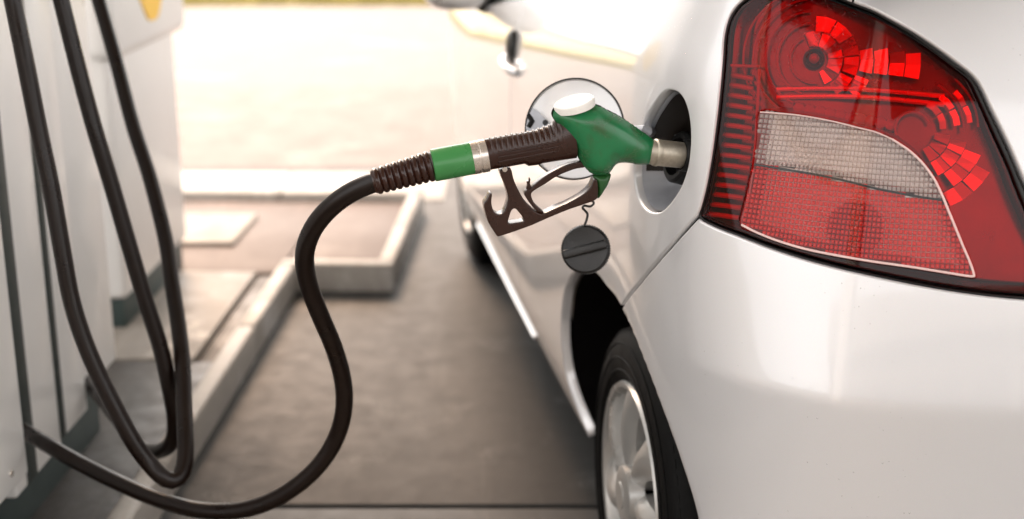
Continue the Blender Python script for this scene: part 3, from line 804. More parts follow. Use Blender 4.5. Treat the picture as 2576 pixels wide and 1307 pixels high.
# ---- fuel flap, swung open on its front hinge
fl_c = at_depth(1445, 325, 2.05)
fx = at_depth(1572, 325, 2.03) - fl_c; FR = float(np.linalg.norm(fx)); fx /= FR
fy = at_depth(1445, 195, 2.05) - fl_c; fy -= fx * (fx @ fy); fy /= np.linalg.norm(fy); fz = np.cross(fx, fy)
if fz @ (CAM - fl_c) < 0: fz = -fz
flap = MB()
prof = [(-.010, .0), (-.0095, FR * .5), (-.007, FR * .95), (-.003, FR * .995), (.001, FR), (.002, FR * .985), (.0, FR * .955), (-.002, FR * .95), (-.003, FR * .86), (-.0055, FR * .5), (-.006, .0)]
flap.lathe(prof, fl_c, fz, 72, fy); flp = flap.build('fuel_flap', M['paint'], carE, True, 50)
b = MB(); b.tube([fl_c + fz * .0016 + FR * .985 * (math.cos(t) * fx + math.sin(t) * fy) for t in np.linspace(0, 2 * math.pi, 90)], .0013, 6, False); b.build('flap_seal', M['gasket'], flp)
def flp_at(px, h=0.0):
    r = ray(*px); t = ((fl_c - CAM) @ fz + h) / (r @ fz); return CAM + r * t
br = [(1322, 322), (1327, 300), (1340, 272), (1352, 280), (1372, 300), (1385, 318), (1388, 345), (1370, 352), (1335, 345)]
n = len(br); V = [flp_at(p, .006) for p in br] + [flp_at(p, -.004) for p in br]
mb = MB(); mb.add(V, [tuple(range(n))] + [(i, (i + 1) % n, n + (i + 1) % n, n + i) for i in range(n)]); mb.build('flap_bracket', M['recess'], flp)
b = MB(); b.lathe([(.0, .0042), (.0012, .0042), (.0014, .0)], flp_at((1372, 309), .0056), fz, 16); b.build('bracket_hole', M['gasket'], flp)
b = MB(); b.tube([flp_at((1330, 290), .004), flp_at((1338, 305), .008), flp_at((1330, 320), .006)], .004, 8); b.build('flap_catch', M['black'], flp)
arm = [flp_at((1520, 338), .004), flp_at((1580, 333), .006), in_recess((1628, 330), .0), in_recess((1640, 335), .035)]
b = MB(); b.tube(catmull(arm, 6), .0085, 10); b.build('hinge_arm', M['recess'], flp)

# ---- tail lamp
lampO = resample(ccw(lamp_outline), .006)
lampE = bpy.data.objects.new('tail_light', None); col.objects.link(lampE); child(lampE, carE)
lampE['label'] = 'red tail light with a clear reversing window and dark border'
def px1(pts, off=0.0): return invs([c1(*p) for p in pts], off)
lens_px = [(425, -52), (335, -38), (268, -8), (212, 33), (177, 85), (160, 150), (153, 240), (146, 330), (134, 450), (120, 560), (101, 690), (78, 815), (53, 905), (42, 932),
           (75, 952), (135, 978), (225, 1010), (345, 1055), (485, 1099), (635, 1139), (795, 1174), (965, 1208), (1135, 1238), (1305, 1261), (1441, 1272), (1555, 1278), (1615, 1275),
           (1600, 1225), (1530, 1080), (1470, 965), (1418, 850), (1368, 722), (1308, 590), (1248, 455), (1190, 342), (1120, 292), (1030, 222), (930, 152), (800, 78), (700, 38), (600, 0), (505, -32)]
lens_o = catmull(px1(lens_px), 4, True)
win_px = [(297, 484), (400, 491), (500, 503), (620, 526), (720, 551), (800, 571), (872, 602), (942, 647), (1004, 702), (1056, 772), (1090, 840), (1117, 905), (1150, 985), (1182, 1065), (1210, 1130), (1229, 1185), (1224, 1201),
          (1100, 1182), (950, 1158), (800, 1137), (650, 1112), (500, 1082), (380, 1047), (280, 1008), (212, 972), (235, 860), (258, 760), (272, 700), (284, 600)]
win_o = catmull(px1(win_px), 4, True)
bz = panel('bezel', lampO, M['gasket'], lampE, holes=[lens_o], step=.02, gap=.003, off=-.003, rnd=.003, flange=.05)
panel('red_lens', lens_o, M['red_lens'], lampE, holes=[win_o], step=.008, gap=.0002, off=-.0005, rnd=.002, flange=.012)
# bowl behind the lens
M['bowl'] = simple('lamp_bowl', (.17, .165, .16), .24, metal=.85, var=.15, scale=40)
hin = ccw(lens_o)
panel('lamp_bowl', hin, M['bowl'], lampE, step=.02, off=-.040, gap=.001, flange=.004)
ho = resample(hin, .006); no_ = out_normals(ho)
def wall(o_, a, b_, mat, name, parent, ins=0.0):
    o_ = o_ - out_normals(o_) * ins
    A_ = S(o_[:, 0], o_[:, 1], a); B_ = S(o_[:, 0], o_[:, 1], b_); n = len(o_)
    mb = MB(); mb.add(np.vstack([A_, B_]), [(i, (i + 1) % n, n + (i + 1) % n, n + i) for i in range(n)]); return mb.build(name, mat, parent)
wall(ho, -.012, -.042, M['bowl'], 'lamp_wall', lampE)
M['red_wall'] = simple('red_moulding', (.30, .010, .008), .3, var=.2)
wo_ = resample(ccw(win_o), .006)
wall(wo_, -.002, -.036, M['red_wall'], 'window_wall', lampE, -.0005)
# prismatic inner windows, real pyramids
def prism(name, pxs, mat, parent, pitch, amp, off):
    po = ccw(catmull(px1(pxs), 3, True)); po = resample(po, .003)
    x0, y0 = po.min(0) - pitch; x1, y1 = po.max(0) + pitch; h = pitch / 2
    nx, ny = int((x1 - x0) / h) + 1, int((y1 - y0) / h) + 1
    cells = []
    V = []; F = []
    for j in range(0, ny - 2, 2):
        for i in range(0, nx - 2, 2):
            cx_, cy_ = x0 + (i + 1) * h, y0 + (j + 1) * h
            cells.append((cx_, cy_))
    C_ = np.array(cells); C_ = C_[inside(C_, po)]
    g4 = np.array(((-1, -1), (1, -1), (1, 1), (-1, 1)), float)
    lay = []
    for f_, o_ in ((.455, -.001), (.36, .35 * amp), (.16, amp)):
        Q = (C_[:, None] + g4[None] * pitch * f_).reshape(-1, 2)
        lay.append((S(Q[:, 0], Q[:, 1], off) + SN(Q[:, 0], Q[:, 1]) * o_).reshape(-1, 4, 3))
    for k in range(len(C_)):
        b0 = len(V); V += list(lay[0][k]) + list(lay[1][k]) + list(lay[2][k])
        for l_ in (0, 4):
            F += [(b0 + l_ + i, b0 + l_ + (i + 1) % 4, b0 + l_ + 4 + (i + 1) % 4, b0 + l_ + 4 + i) for i in range(4)]
        F.append((b0 + 8, b0 + 9, b0 + 10, b0 + 11))
    o = mesh_obj(name, V, F, mat, parent, False); o['kind'] = 'stuff'; return o
def prism_mat(name, colr, trans, rough):
    t = NT(name); c = t.coord()
    k = t.principled(color=colr, rough=rough, trans=trans, ior=1.40, spec=.25); return t.m
M['prism_clear'] = prism_mat('prism_clear', (.86, .74, .69), .70, .12)
M['prism_red'] = prism_mat('prism_red', (.80, .012, .006), .45, .14)
rev_px = [(297, 486), (400, 493), (500, 505), (620, 528), (720, 553), (800, 573), (870, 603), (940, 648), (1002, 704), (1052, 774), (1083, 832), (1090, 866), (950, 845), (800, 815), (650, 778), (500, 748), (400, 732), (270, 712), (284, 600)]
low_px = [(270, 716), (400, 736), (500, 752), (650, 782), (800, 819), (950, 849), (1090, 870), (1112, 905), (1145, 985), (1176, 1065), (1204, 1130), (1222, 1183), (1218, 1196), (1100, 1177), (950, 1153), (800, 1132), (650, 1107), (500, 1077), (380, 1042), (280, 1003), (216, 970), (238, 860), (258, 770)]
prism('reversing_window', rev_px, M['prism_clear'], lampE, .0066, .0022, -.0045)
prism('fog_window', low_px, M['prism_red'], lampE, .0066, .0022, -.0045)
q_ = inv((2150, 575), -.022); b = MB(); b.lathe([(-.012, .034), (.0, .036), (.003, .030), (.003, .0)], S(*q_, -.022), SN(*q_), 36); b.build('bulb_shadow_disc', M['gasket'], lampE)  # added black disc in place of the bulb's shadow behind the windows
win_in = ccw(catmull(px1(win_px), 4, True))
M['soft_chrome'] = simple('window_reflector', (.50, .44, .41), .24, metal=.85, var=.4, scale=14)
panel('window_reflector', ccw(catmull(px1(rev_px), 3, True)), M['soft_chrome'], lampE, step=.012, off=-.022, gap=.001, flange=.003)
panel('window_reflector', ccw(catmull(px1(low_px), 3, True)), M['soft_chrome'], lampE, step=.012, off=-.030, gap=.001, flange=.003)
# smooth clear skin over the windows
panel('window_cover', win_in, M['clear_lens'], lampE, step=.012, gap=.0006, off=-.0006, rnd=.0012, flange=.002)
# pale moulded borders
M['pale_edge'] = simple('pale_edge', (.75, .55, .52), .25, var=.1)
def edge_tube(name, pxs, mat, r, off):
    P = [S(*p, off) for p in px1(pxs)]; b = MB(); b.tube(catmull(P, 4), r, 8); return b.build(name, mat, lampE)
edge_tube('window_edge', [(872, 604), (942, 650), (1002, 706), (1054, 776), (1087, 842), (1114, 907), (1147, 987), (1180, 1067), (1208, 1132), (1226, 1188), (1212, 1197), (1100, 1180), (950, 1156), (800, 1135), (650, 1110), (500, 1080), (380, 1045), (285, 1008), (216, 973)], M['pale_edge'], .0017, -.0022)
edge_tube('window_edge', [(297, 486), (400, 493), (500, 505), (620, 528), (720, 553), (800, 573), (872, 604)], M['pale_edge'], .0010, -.0018)
edge_tube('divider', [(272, 713), (400, 734), (500, 750), (650, 780), (800, 817), (950, 847), (1090, 868)], M['gasket'], .0016, -.0025)
# faceted reflectors round the two bulbs: every facet a piece of its own
def facets(cpx, rings_, arcs, off0, tilt):
    for (r0, r1), (a0, a1, n) in zip(rings_, arcs):
        for k in range(n):
            aa = np.radians(np.linspace(a0 + (a1 - a0) * (k + .04) / n, a0 + (a1 - a0) * (k + .96) / n, 3))
            dep = off0 + .012 * (r0 / 200.0)
            pts = [(cpx[0] + r * math.cos(a) * 1.0, cpx[1] - r * math.sin(a) * .95) for r in (r0, r1) for a in aa]
            if not all(inside(np.array([[p[0], p[1]]]), LENS_PX)[0] for p in pts): continue
            if any(inside(np.array([[p[0], p[1]]]), WIN_PX)[0] for p in pts): continue
            sz = invs(pts, dep); bow = rng.uniform(.0008, .003); tl = rng.uniform(-tilt, tilt, 2)
            P = []
            for i, (q, p) in enumerate(zip(sz, pts)):
                rr_, aa_ = divmod(i, 3)
                P.append(S(q[0], q[1], dep) + SN(q[0], q[1]) * ((bow if aa_ == 1 else 0) + tl[0] * (rr_ - .5) * .012 + tl[1] * (aa_ - 1) * .012 + (.004 if rr_ else 0)))
            back = [p_ - SN(*sz[0]) * .004 for p_ in P]
            mb = MB(); mb.add(P + back, [(0, 1, 4, 3), (1, 2, 5, 4), (0, 6, 7, 1), (1, 7, 8, 2), (2, 8, 11, 5), (5, 11, 10, 4), (4, 10, 9, 3), (3, 9, 6, 0)])
            mb.build('reflector_facet', M['chrome'], lampE, False)
LENS_PX = np.array([c1(*p) for p in lens_px]); WIN_PX = np.array([c1(*p) for p in win_px])
B1 = (2048, 150); B2 = (2296, 326)
facets(B1, [(36, 72), (76, 114), (117, 150), (153, 188), (191, 228), (231, 268), (271, 306)],
       [(-70, 110, 5), (-24, 88, 4), (-16, 12, 1), (-14, 9, 1), (-13, 6, 1), (-12, 4, 1), (-11, 2, 1)], -.030, .22)
facets(B1, [(76, 110), (113, 150)], [(-60, -28, 2), (-44, -22, 2)], -.032, .3)
facets(B2, [(58, 96), (99, 138), (141, 182), (185, 224)], [(-84, -8, 4), (-80, -14, 4), (-74, -22, 3), (-66, -30, 2)], -.026, .25)
facets(B2, [(70, 84), (104, 118), (138, 150)], [(0, 62, 2), (4, 52, 2), (6, 44, 2)], -.026, .2)
for cpx, rr_, a0, a1 in ((B1, 92, 95, 250), (B1, 122, 92, 245), (B1, 152, 96, 240), (B1, 178, 100, 215), (B1, 60, 115, 280), (B2, 44, 20, 200), (B2, 128, -2, 60), (B2, 165, 2, 50)):
    P = [S(*q, -.024) for q in invs([(cpx[0] + rr_ * math.cos(t), cpx[1] - rr_ * math.sin(t)) for t in np.radians(np.linspace(a0, a1, 18))], -.024)]
    b = MB(); b.tube(P, .0016, 6); b.build('reflector_ring', M['red_wall'], lampE)
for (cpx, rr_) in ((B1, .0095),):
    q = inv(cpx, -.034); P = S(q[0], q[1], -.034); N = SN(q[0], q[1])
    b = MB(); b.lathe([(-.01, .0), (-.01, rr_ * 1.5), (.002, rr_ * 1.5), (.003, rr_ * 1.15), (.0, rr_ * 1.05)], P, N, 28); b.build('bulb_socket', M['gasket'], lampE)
    b = MB(); b.lathe([(.0, rr_ * .62), (.008, rr_ * .7), (.014, rr_ * .62), (.019, rr_ * .35), (.020, .0)], P, N, 24); b.build('bulb', M['red_wall'], lampE)
# ribbed side column
for i in range(15):
    f = i / 14; y_ = 325 + f * 600
    xl = float(np.interp(y_, [325, 560, 815, 925], [178, 140, 100, 72])); xr = float(np.interp(y_, [325, 560, 700, 925], [272, 268, 262, 212]))
    P = [S(*inv(c1(x, y_ + dy), -.016), -.016) for x, dy in ((xl, 0), ((xl + xr) / 2, 8), (xr, 18))]
    b = MB(); b.tube(catmull(P, 4), .0036, 8); b.build('rib', M['red_wall'], lampE)
for line in ([(285, 300), (279, 400), (272, 560), (262, 700), (240, 850), (206, 965)], [(160, 285), (200, 287), (285, 290)]):
    edge_tube('lens_moulding', line, M['red_wall'], .0022, -.006)
for (y_, dy) in ((395, 35), (430, 38)):
    edge_tube('reflector_bar', [(320, y_), (560, y_ - 2), (800, y_ + 8), (1110, y_ + dy)], M['chrome'], .0035, -.024)
for i in range(10):
    q = inv(c1(470 + i * 44, 470 + i * 8), -.03); b = MB(); P = S(*q, -.03); b.lathe([(-.004, .0085), (.004, .0075), (.006, .004), (.0065, 0)], P, SN(*q), 14); b.build('reflector_stud', M['red_wall'], lampE)
# rain drops standing on the lamp and flank
dm = MB(); NT_ = 0
M['water'] = NT('water_drop').m
_t = NT('water_drops'); _t.principled(color=(1, 1, 1), rough=.0, trans=1.0, ior=1.33); M['water'] = _t.m
def drop(mb, s, z, r, st=1.0, off=0.0):
    P = S(s, z, off); N = SN(s, z); u = np.cross(N, (0, 0, 1.0)); u /= np.linalg.norm(u); v = np.cross(u, N); n = 8; V = []; 
    for (h, rr_) in ((-.05, 1.0), (.30, .86), (.52, .45)):
        for k in range(n):
            a = 2 * math.pi * k / n; V.append(P + N * h * r + rr_ * r * (math.cos(a) * u + math.sin(a) * v * st))
    V.append(P + N * .6 * r)
    F = [(i * n + k, i * n + (k + 1) % n, (i + 1) * n + (k + 1) % n, (i + 1) * n + k) for i in range(2) for k in range(n)] + [(2 * n + k, 2 * n + (k + 1) % n, 3 * n) for k in range(n)]
    mb.add(V, F)
pd_ = np.array([c1(x, y_) for x, y_ in zip(rng.normal(480, 150, 620), rng.uniform(-10, 290, 620)) if 190 < x < 980])
for q in invs(pd_[inside(pd_, LENS_PX)]):
    drop(dm, q[0], q[1], rng.uniform(.0004, .0011) * (1.5 if rng.random() < .08 else 1), rng.uniform(1, 1.5), -.0005)
dr = dm.build('water_drops', M['water'], lampE, True, None); dr['kind'] = 'stuff'
dm = MB(); pd_ = []
for i in range(260):
    if i < 120: p = (rng.normal(1625, 30), rng.uniform(730, 900))
    elif i < 190: p = (rng.uniform(1650, 1760), rng.uniform(0, 150))
    else: p = (rng.uniform(1640, 2300), rng.uniform(700, 1300))
    if p[0] < 1575 + max(0, p[1] - 775) * .34: continue
    pd_.append(p)
for q in invs(pd_):
    drop(dm, q[0], q[1], rng.uniform(.0004, .0011), rng.uniform(1, 1.8))
dr = dm.build('water_drops', M['water'], carE, True, None); dr['kind'] = 'stuff'

# ================================================================== nozzle, cap, hoses
NP = at_depth(1660, 385, 1.90)                      # plane of the nozzle: upright, across the car
NN = CF * 1.0; NN = NN / np.linalg.norm(NN)
def npl(px, h=0.0):
    """picture point -> point of the nozzle plane, h towards the camera"""
    r = ray(*px); return CAM + r * (((NP - CAM) @ NN - h) / (r @ NN))
NX = -CL; NZ = np.array((0, 0, 1.0))
def to2(px):
    P = npl(px) - NP; return np.array((P @ NX, P[2]))
def from2(v, h): return NP + NX * v[..., 0:1] + NZ * v[..., 1:2] - NN * np.asarray(h)[..., None]
noz = empty('fuel_nozzle', npl((1440, 400)), 'green and brown-tinted black fuel nozzle with a white top disc pushed into the car filler', 'fuel nozzle')
def inflate(name, pxs, mat, parent, half, rad, step=.004, holes=(), smooth_per=4, thick=None, cen=0.0, ostep=.003):
    o = ccw(catmull([to2(p) for p in pxs], smooth_per, True)); o = resample(o, ostep)
    hl = [resample(ccw(catmull([to2(p) for p in h], smooth_per, True)), ostep) for h in holes]
    V2, T, idx = triangulate(o, hl, grid_pts(o, step))
    d = np.min([dist_to(V2, l) for l in [o] + hl], 0)
    t = np.clip(d / rad, 0, 1); hh = half * np.sqrt(np.maximum(0, 1 - (1 - t) ** 2))
    if thick is not None: hh = hh * thick(V2)
    n = len(V2); onb = d < 1e-7
    A = from2(V2, hh + cen); B = from2(V2, -hh + cen)
    Tm = [tuple(t_) for t_ in T] + [tuple(n + k for k in t_[::-1]) for t_ in T]
    mb = MB(); mb.add(np.vstack([A, B]), Tm); return mb.build(name, mat, parent, True, 70)
def relaxed(o, it=2):
    """even out the facets of a swollen shape"""
    bm = bmesh.new(); bm.from_mesh(o.data)
    for _ in range(it): bmesh.ops.smooth_vert(bm, verts=bm.verts, factor=.5, use_axis_x=True, use_axis_y=True, use_axis_z=True)
    bm.to_mesh(o.data); bm.free(); return o
def plate(name, pxs, mat, parent, half, rnd, step=.004, holes=(), per=4, ostep=.0018):
    o = resample(ccw(catmull([to2(p) for p in pxs], per, True)), ostep); hl = [resample(ccw(catmull([to2(p) for p in h], per, True)), ostep) for h in holes]
    loops = [(o, out_normals(o))] + [(h, -out_normals(h)) for h in hl]
    inn = [l - n * rnd for l, n in loops]
    V2, T, idx = triangulate(inn[0], inn[1:], grid_pts(inn[0], step))
    V = list(from2(V2, np.full(len(V2), half))) + list(from2(V2, np.full(len(V2), -half))); n0 = len(V2)
    F = [tuple(t) for t in T] + [tuple(n0 + k for k in t[::-1]) for t in T]; k = 0
    for l, n in loops:
        m = len(l); ids = idx[k:k + m]; k += m; prev = list(ids)
        for ins, hh in ((.62, half - .08 * rnd), (.29, half - .30 * rnd), (.08, half - .62 * rnd), (0, half - rnd), (0, -half + rnd), (.08, -half + .62 * rnd), (.29, -half + .30 * rnd), (.62, -half + .08 * rnd)):
            b0 = len(V); q = l - n * rnd * ins; V += list(from2(q, np.full(m, hh))); cur = list(range(b0, b0 + m))
            F += [(prev[i], cur[i], cur[(i + 1) % m], prev[(i + 1) % m]) for i in range(m)]; prev = cur
        cur = [n0 + i for i in ids]; F += [(prev[i], cur[i], cur[(i + 1) % m], prev[(i + 1) % m]) for i in range(m)]
    mb = MB(); mb.add(V, F); return mb.build(name, mat, parent, True, 55)
cover = [c2(*p) for p in ((503, 335), (515, 296), (560, 272), (640, 262), (720, 256), (770, 262), (800, 276), (870, 311), (945, 351), (1010, 396), (1070, 441), (1108, 470), (1120, 492), (1113, 560), (1103, 608), (1088, 630),
                          (1050, 635), (1000, 632), (940, 621), (900, 622), (880, 634), (868, 660), (852, 684), (815, 694), (760, 695), (722, 680), (690, 640), (650, 575), (600, 490), (550, 412), (513, 365))]
def cover_thick(V):
    x = V[:, 0]; x0, x1 = to2(c2(1118, 500))[0], to2(c2(505, 330))[0]
    t = (x - x1) / (x0 - x1); return .92 + .14 * np.sin(np.pi * np.clip(t * .9 + .1, 0, 1)) - .18 * np.clip(t - .6, 0, 1)
cv = relaxed(inflate('nozzle_cover', cover, M['green'], noz, .031, .030, .004, thick=cover_thick), 4)
fin = [c2(*p) for p in ((750, 690), (800, 688), (858, 678), (853, 720), (825, 778), (782, 836), (776, 806), (768, 745))]
relaxed(inflate('cover_fin', fin, M['green_dark'], noz, .010, .006, .003), 1)
# white disc on top
dc = npl(c2(645, 277), .005)
dx_ = npl(c2(765, 249), .012) - npl(c2(526, 306), .012); dr_ = float(np.linalg.norm(dx_)) / 2; dx_ /= 2 * dr_
view = (CAM - dc) / np.linalg.norm(CAM - dc)
dy_ = np.cross(view, dx_); dy_ /= np.linalg.norm(dy_)
if dy_[2] < 0: dy_ = -dy_
dn_ = dy_ * .95 + view * .31; dn_ /= np.linalg.norm(dn_)
dc = dc + dn_ * .0045
b = MB(); b.lathe([(-.009, dr_ * .99), (-.004, dr_ * 1.0), (.000, dr_ * .985), (.0015, dr_ * .93), (.0015, dr_ * .88), (.0, dr_ * .86), (.0, .0)], dc, dn_, 64); b.build('top_disc', M['white_disc'], noz)
b = MB(); b.lathe([(-.0002, dr_ * .845), (.0009, dr_ * .83), (.0012, .0)], dc, dn_, 64); b.build('disc_insert', simple('disc_insert', (.88, .87, .84), .25, var=.02), noz)
# spout
sp0, sp1, sp2 = npl(c2(1095, 556)), npl(c2(1170, 565)), npl(c2(1245, 575))
ax_ = sp2 - sp0; ax_ /= np.linalg.norm(ax_); ax_ = ax_ + NN * .12; ax_ /= np.linalg.norm(ax_)
b = MB(); b.lathe([(-.01, .0165), (.004, .0172), (.006, .0190), (.010, .0190), (.011, .0182), (.050, .0182), (.052, .0175), (.052, .012)], sp0, ax_, 48); b.build('spout_collar', M['spout'], noz)
b = MB(); b.lathe([(.05, .0125), (.075, .0125), (.10, .0120), (.104, .010), (.06, .010)], sp0, ax_, 32, close=True); b.build('spout_tube', M['ring'], noz)
b = MB(); b.lathe([(.046, .0205), (.05, .0225), (.072, .0225), (.074, .019), (.046, .0186)], sp0, ax_, 40, close=True); b.build('splash_guard', M['black'], noz)
# grip: a ribbed barrel
g0, g1 = npl(c2(118, 572)), npl(c2(640, 492))
gax = g1 - g0; glen = float(np.linalg.norm(gax)); gax /= glen; gu = np.cross(NN, gax); gu /= np.linalg.norm(gu)
if gu[2] < 0: gu = -gu
V = []; F = []; ni, nk_ = 150, 40
for i in range(ni):
    t = i / (ni - 1); c_ = g0 + gax * glen * t
    top = float(np.interp(t, [0, .08, .55, .75, 1], [.0215, .0215, .0225, .027, .046])); bot = float(np.interp(t, [0, .42, .46, .58, .62, 1], [.0215, .0205, .0245, .0250, .0235, .0235])); dep = float(np.interp(t, [0, .5, 1], [.0205, .0205, .0225]))
    rib = .0018 * max(0.0, math.sin(t * math.pi * 2 * 16.5)) ** .7 if .05 < t < .86 else 0.0
    for k in range(nk_):
        a = 2 * math.pi * k / nk_; cu, cn = math.cos(a), math.sin(a)
        r_u = (top if cu > 0 else bot); up_ = cu * r_u; sd_ = cn * dep
        if cu > .28: up_ += rib * min(1, (cu - .28) * 4); sd_ *= 1 + rib * 12
        V.append(c_ + gu * up_ - NN * sd_)
F = [(i * nk_ + k, i * nk_ + (k + 1) % nk_, (i + 1) * nk_ + (k + 1) % nk_, (i + 1) * nk_ + k) for i in range(ni - 1) for k in range(nk_)] + [tuple(range(nk_)), tuple((ni - 1) * nk_ + k for k in range(nk_))]
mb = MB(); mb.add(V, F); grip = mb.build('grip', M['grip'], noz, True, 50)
for y0_, y1_ in ((0.0045, .0045), (-.002, -.002), (-.0085, -.0085)):
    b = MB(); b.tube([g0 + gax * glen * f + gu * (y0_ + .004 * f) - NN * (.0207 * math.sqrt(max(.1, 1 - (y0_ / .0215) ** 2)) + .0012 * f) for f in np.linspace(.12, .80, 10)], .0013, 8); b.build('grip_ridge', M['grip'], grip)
def along(pa, pb, prof, name, mat, n=48, sharp=35):
    A_, B_ = npl(pa), npl(pb); L_ = float(np.linalg.norm(B_ - A_)); b = MB(); b.lathe([(h * L_, r) for h, r in prof], A_, (B_ - A_) / L_, n); return b.build(name, mat, noz, True, sharp)
along((1186, 399), (1226, 391), [(0, .021), (.03, .0225), (.42, .0225), (.46, .0218), (.52, .0218), (.56, .0225), (.97, .0225), (1, .021)], 'swivel_ring', M['ring'])
along((1088, 417), (1190, 398), [(0, .0205), (.02, .0222), (.97, .0222), (1, .0212)], 'green_sleeve', M['green_sleeve'])
pr = [(0, .0150)]
for i in range(9):
    f0 = .03 + i * .105; r_ = .0180 + .0028 * i / 8
    pr += [(f0, r_ - .0020), (f0 + .02, r_), (f0 + .055, r_ + .0004), (f0 + .080, r_ - .0004), (f0 + .095, r_ - .0022)]
pr += [(1, .0195)]
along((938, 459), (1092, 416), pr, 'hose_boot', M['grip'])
# guard, trigger, latch
guard = [c2(*p) for p in ((200, 658), (232, 650), (262, 646), (276, 700), (302, 762), (342, 832), (386, 880), (420, 906), (455, 909), (520, 880), (600, 845), (680, 800), (728, 757), (750, 712), (768, 712), (775, 760), (772, 812),
                          (755, 832), (700, 853), (600, 887), (480, 936), (380, 980), (280, 1016), (196, 1043), (180, 1040), (160, 1012), (130, 960), (110, 893), (105, 852), (122, 828), (136, 800), (146, 790), (151, 800), (148, 850), (163, 898), (193, 915), (224, 896), (243, 842), (244, 800), (226, 740), (206, 692))]
tri_hole = [c2(*p) for p in ((270, 886), (290, 882), (314, 908), (338, 940), (334, 956), (290, 964), (252, 968), (246, 956), (256, 916))]
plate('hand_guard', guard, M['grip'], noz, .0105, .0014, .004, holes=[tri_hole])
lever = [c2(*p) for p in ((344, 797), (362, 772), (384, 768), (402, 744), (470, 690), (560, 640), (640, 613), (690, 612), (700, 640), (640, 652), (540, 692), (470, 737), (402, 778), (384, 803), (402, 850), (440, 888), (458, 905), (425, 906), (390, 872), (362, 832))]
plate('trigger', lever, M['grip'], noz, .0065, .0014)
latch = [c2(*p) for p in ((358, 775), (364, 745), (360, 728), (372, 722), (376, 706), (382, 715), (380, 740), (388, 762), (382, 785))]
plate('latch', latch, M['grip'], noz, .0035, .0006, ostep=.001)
b = MB(); b.lathe([(0, .0035), (.002, .0035), (.0025, .0)], npl(c2(232, 658), .0105), -NN, 12); b.build('rivet', M['ring'], noz)

# hoses ------------------------------------------------------------
def hose(name, pts, label, group, r=.0127, clip=True):
    P = catmull([at_depth(x, y, d) for (x, y, d) in pts], 8)
    P = resample(P, .012, False); P = np.vstack([P[:1], (P[:-2] + 2 * P[1:-1] + P[2:]) / 4, P[-1:]])
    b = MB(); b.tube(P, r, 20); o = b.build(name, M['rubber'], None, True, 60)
    return tag(o, label, 'hose', group)
d0 = float((npl((938, 459)) - CAM) @ FWD)
hose('fuel_hose', [(975, 449, d0), (938, 460, d0), (880, 486, d0 + .01), (824, 529, d0 + .03), (784, 582, d0 + .06), (766, 642, d0 + .10), (775, 712, d0 + .15), (804, 790, d0 + .20), (838, 870, d0 + .25), (861, 950, d0 + .30), (866, 1020, d0 + .33), (850, 1092, d0 + .36),
     (810, 1162, d0 + .38), (750, 1220, d0 + .40), (680, 1262, d0 + .42), (600, 1285, d0 + .44), (500, 1284, d0 + .46), (400, 1258, d0 + .49), (300, 1216, d0 + .53), (200, 1166, d0 + .58), (120, 1120, d0 + .62), (60, 1084, d0 + .70), (20, 1062, d0 + .76)],
     'thick dark hose running from the fuel nozzle in a wide loop to the pump foot', 'hoses of the fuel pumps', .0139)
hose('fuel_hose', [(8, -130, 2.12), (20, -60, 2.12), (32, 0, 2.13), (67, 172, 2.13), (99, 334, 2.14), (130, 480, 2.15), (158, 640, 2.16), (180, 757, 2.17), (214, 864, 2.18), (255, 958, 2.19), (297, 1042, 2.20), (339, 1118, 2.21), (376, 1167, 2.22), (410, 1203, 2.22), (438, 1213, 2.23), (459, 1192, 2.24), (467, 1146, 2.26), (466, 1094, 2.28),
     (463, 1015, 2.32), (459, 911, 2.37), (447, 807, 2.42), (431, 702, 2.46), (416, 601, 2.50), (376, 444, 2.55), (334, 314, 2.59), (293, 157, 2.63), (248, 0, 2.67), (232, -60, 2.69), (212, -130, 2.71)],
     'dark hose hanging in one long U loop low against the white pump', 'hoses of the fuel pumps', .0139)
hose('fuel_hose', [(122, -130, 2.26), (138, -60, 2.26), (154, 0, 2.26), (193, 157, 2.27), (235, 314, 2.28), (282, 470, 2.30), (327, 625, 2.32), (365, 754, 2.34), (402, 869, 2.36), (427, 979, 2.38), (440, 1057, 2.41), (435, 1108, 2.44), (412, 1132, 2.48), (376, 1137, 2.54), (339, 1115, 2.61), (298, 1057, 2.72), (251, 1000, 2.85), (219, 958, 2.98), (190, 905, 3.25)],
     'dark hose hanging between two others and curling back to the side of the white pump', 'hoses of the fuel pumps', .0139)

# filler cap on its tether ------------------------------------------
cc = at_depth(1473, 628, 1.97); cr_ = 61.5 / F_PX * 1.97
cv_ = (CAM - cc) / np.linalg.norm(CAM - cc); cax = cv_ + np.array((-.12, 0, .02)); cax /= np.linalg.norm(cax)
capE = bpy.data.objects.new('fuel_cap', None); col.objects.link(capE); child(capE, carE); capE['label'] = 'round black filler cap with a grip bar hanging on its tether'
b = MB(); b.lathe([(-.030, cr_ * .62), (-.012, cr_ * .66), (-.011, cr_ * .95), (-.006, cr_ * 1.0), (.002, cr_ * .995), (.005, cr_ * .95), (.006, cr_ * .90), (.0045, cr_ * .6), (.004, .0)], cc, cax, 72); capo = b.build('cap_body', M['cap'], capE)
cu_ = np.array((1.0, 0, .27)); cu_ -= cax * (cu_ @ cax); cu_ /= np.linalg.norm(cu_); cw_ = np.cross(cax, cu_)
MCp = Matrix(((cu_[0], cw_[0], cax[0], cc[0]), (cu_[1], cw_[1], cax[1], cc[1]), (cu_[2], cw_[2], cax[2], cc[2]), (0, 0, 0, 1)))
b = MB(); b.box((-cr_ * .93, -cr_ * .185, .0), (cr_ * .93, cr_ * .185, .0125), .003, MCp); b.build('grip_bar', M['cap'], capE)
b = MB()
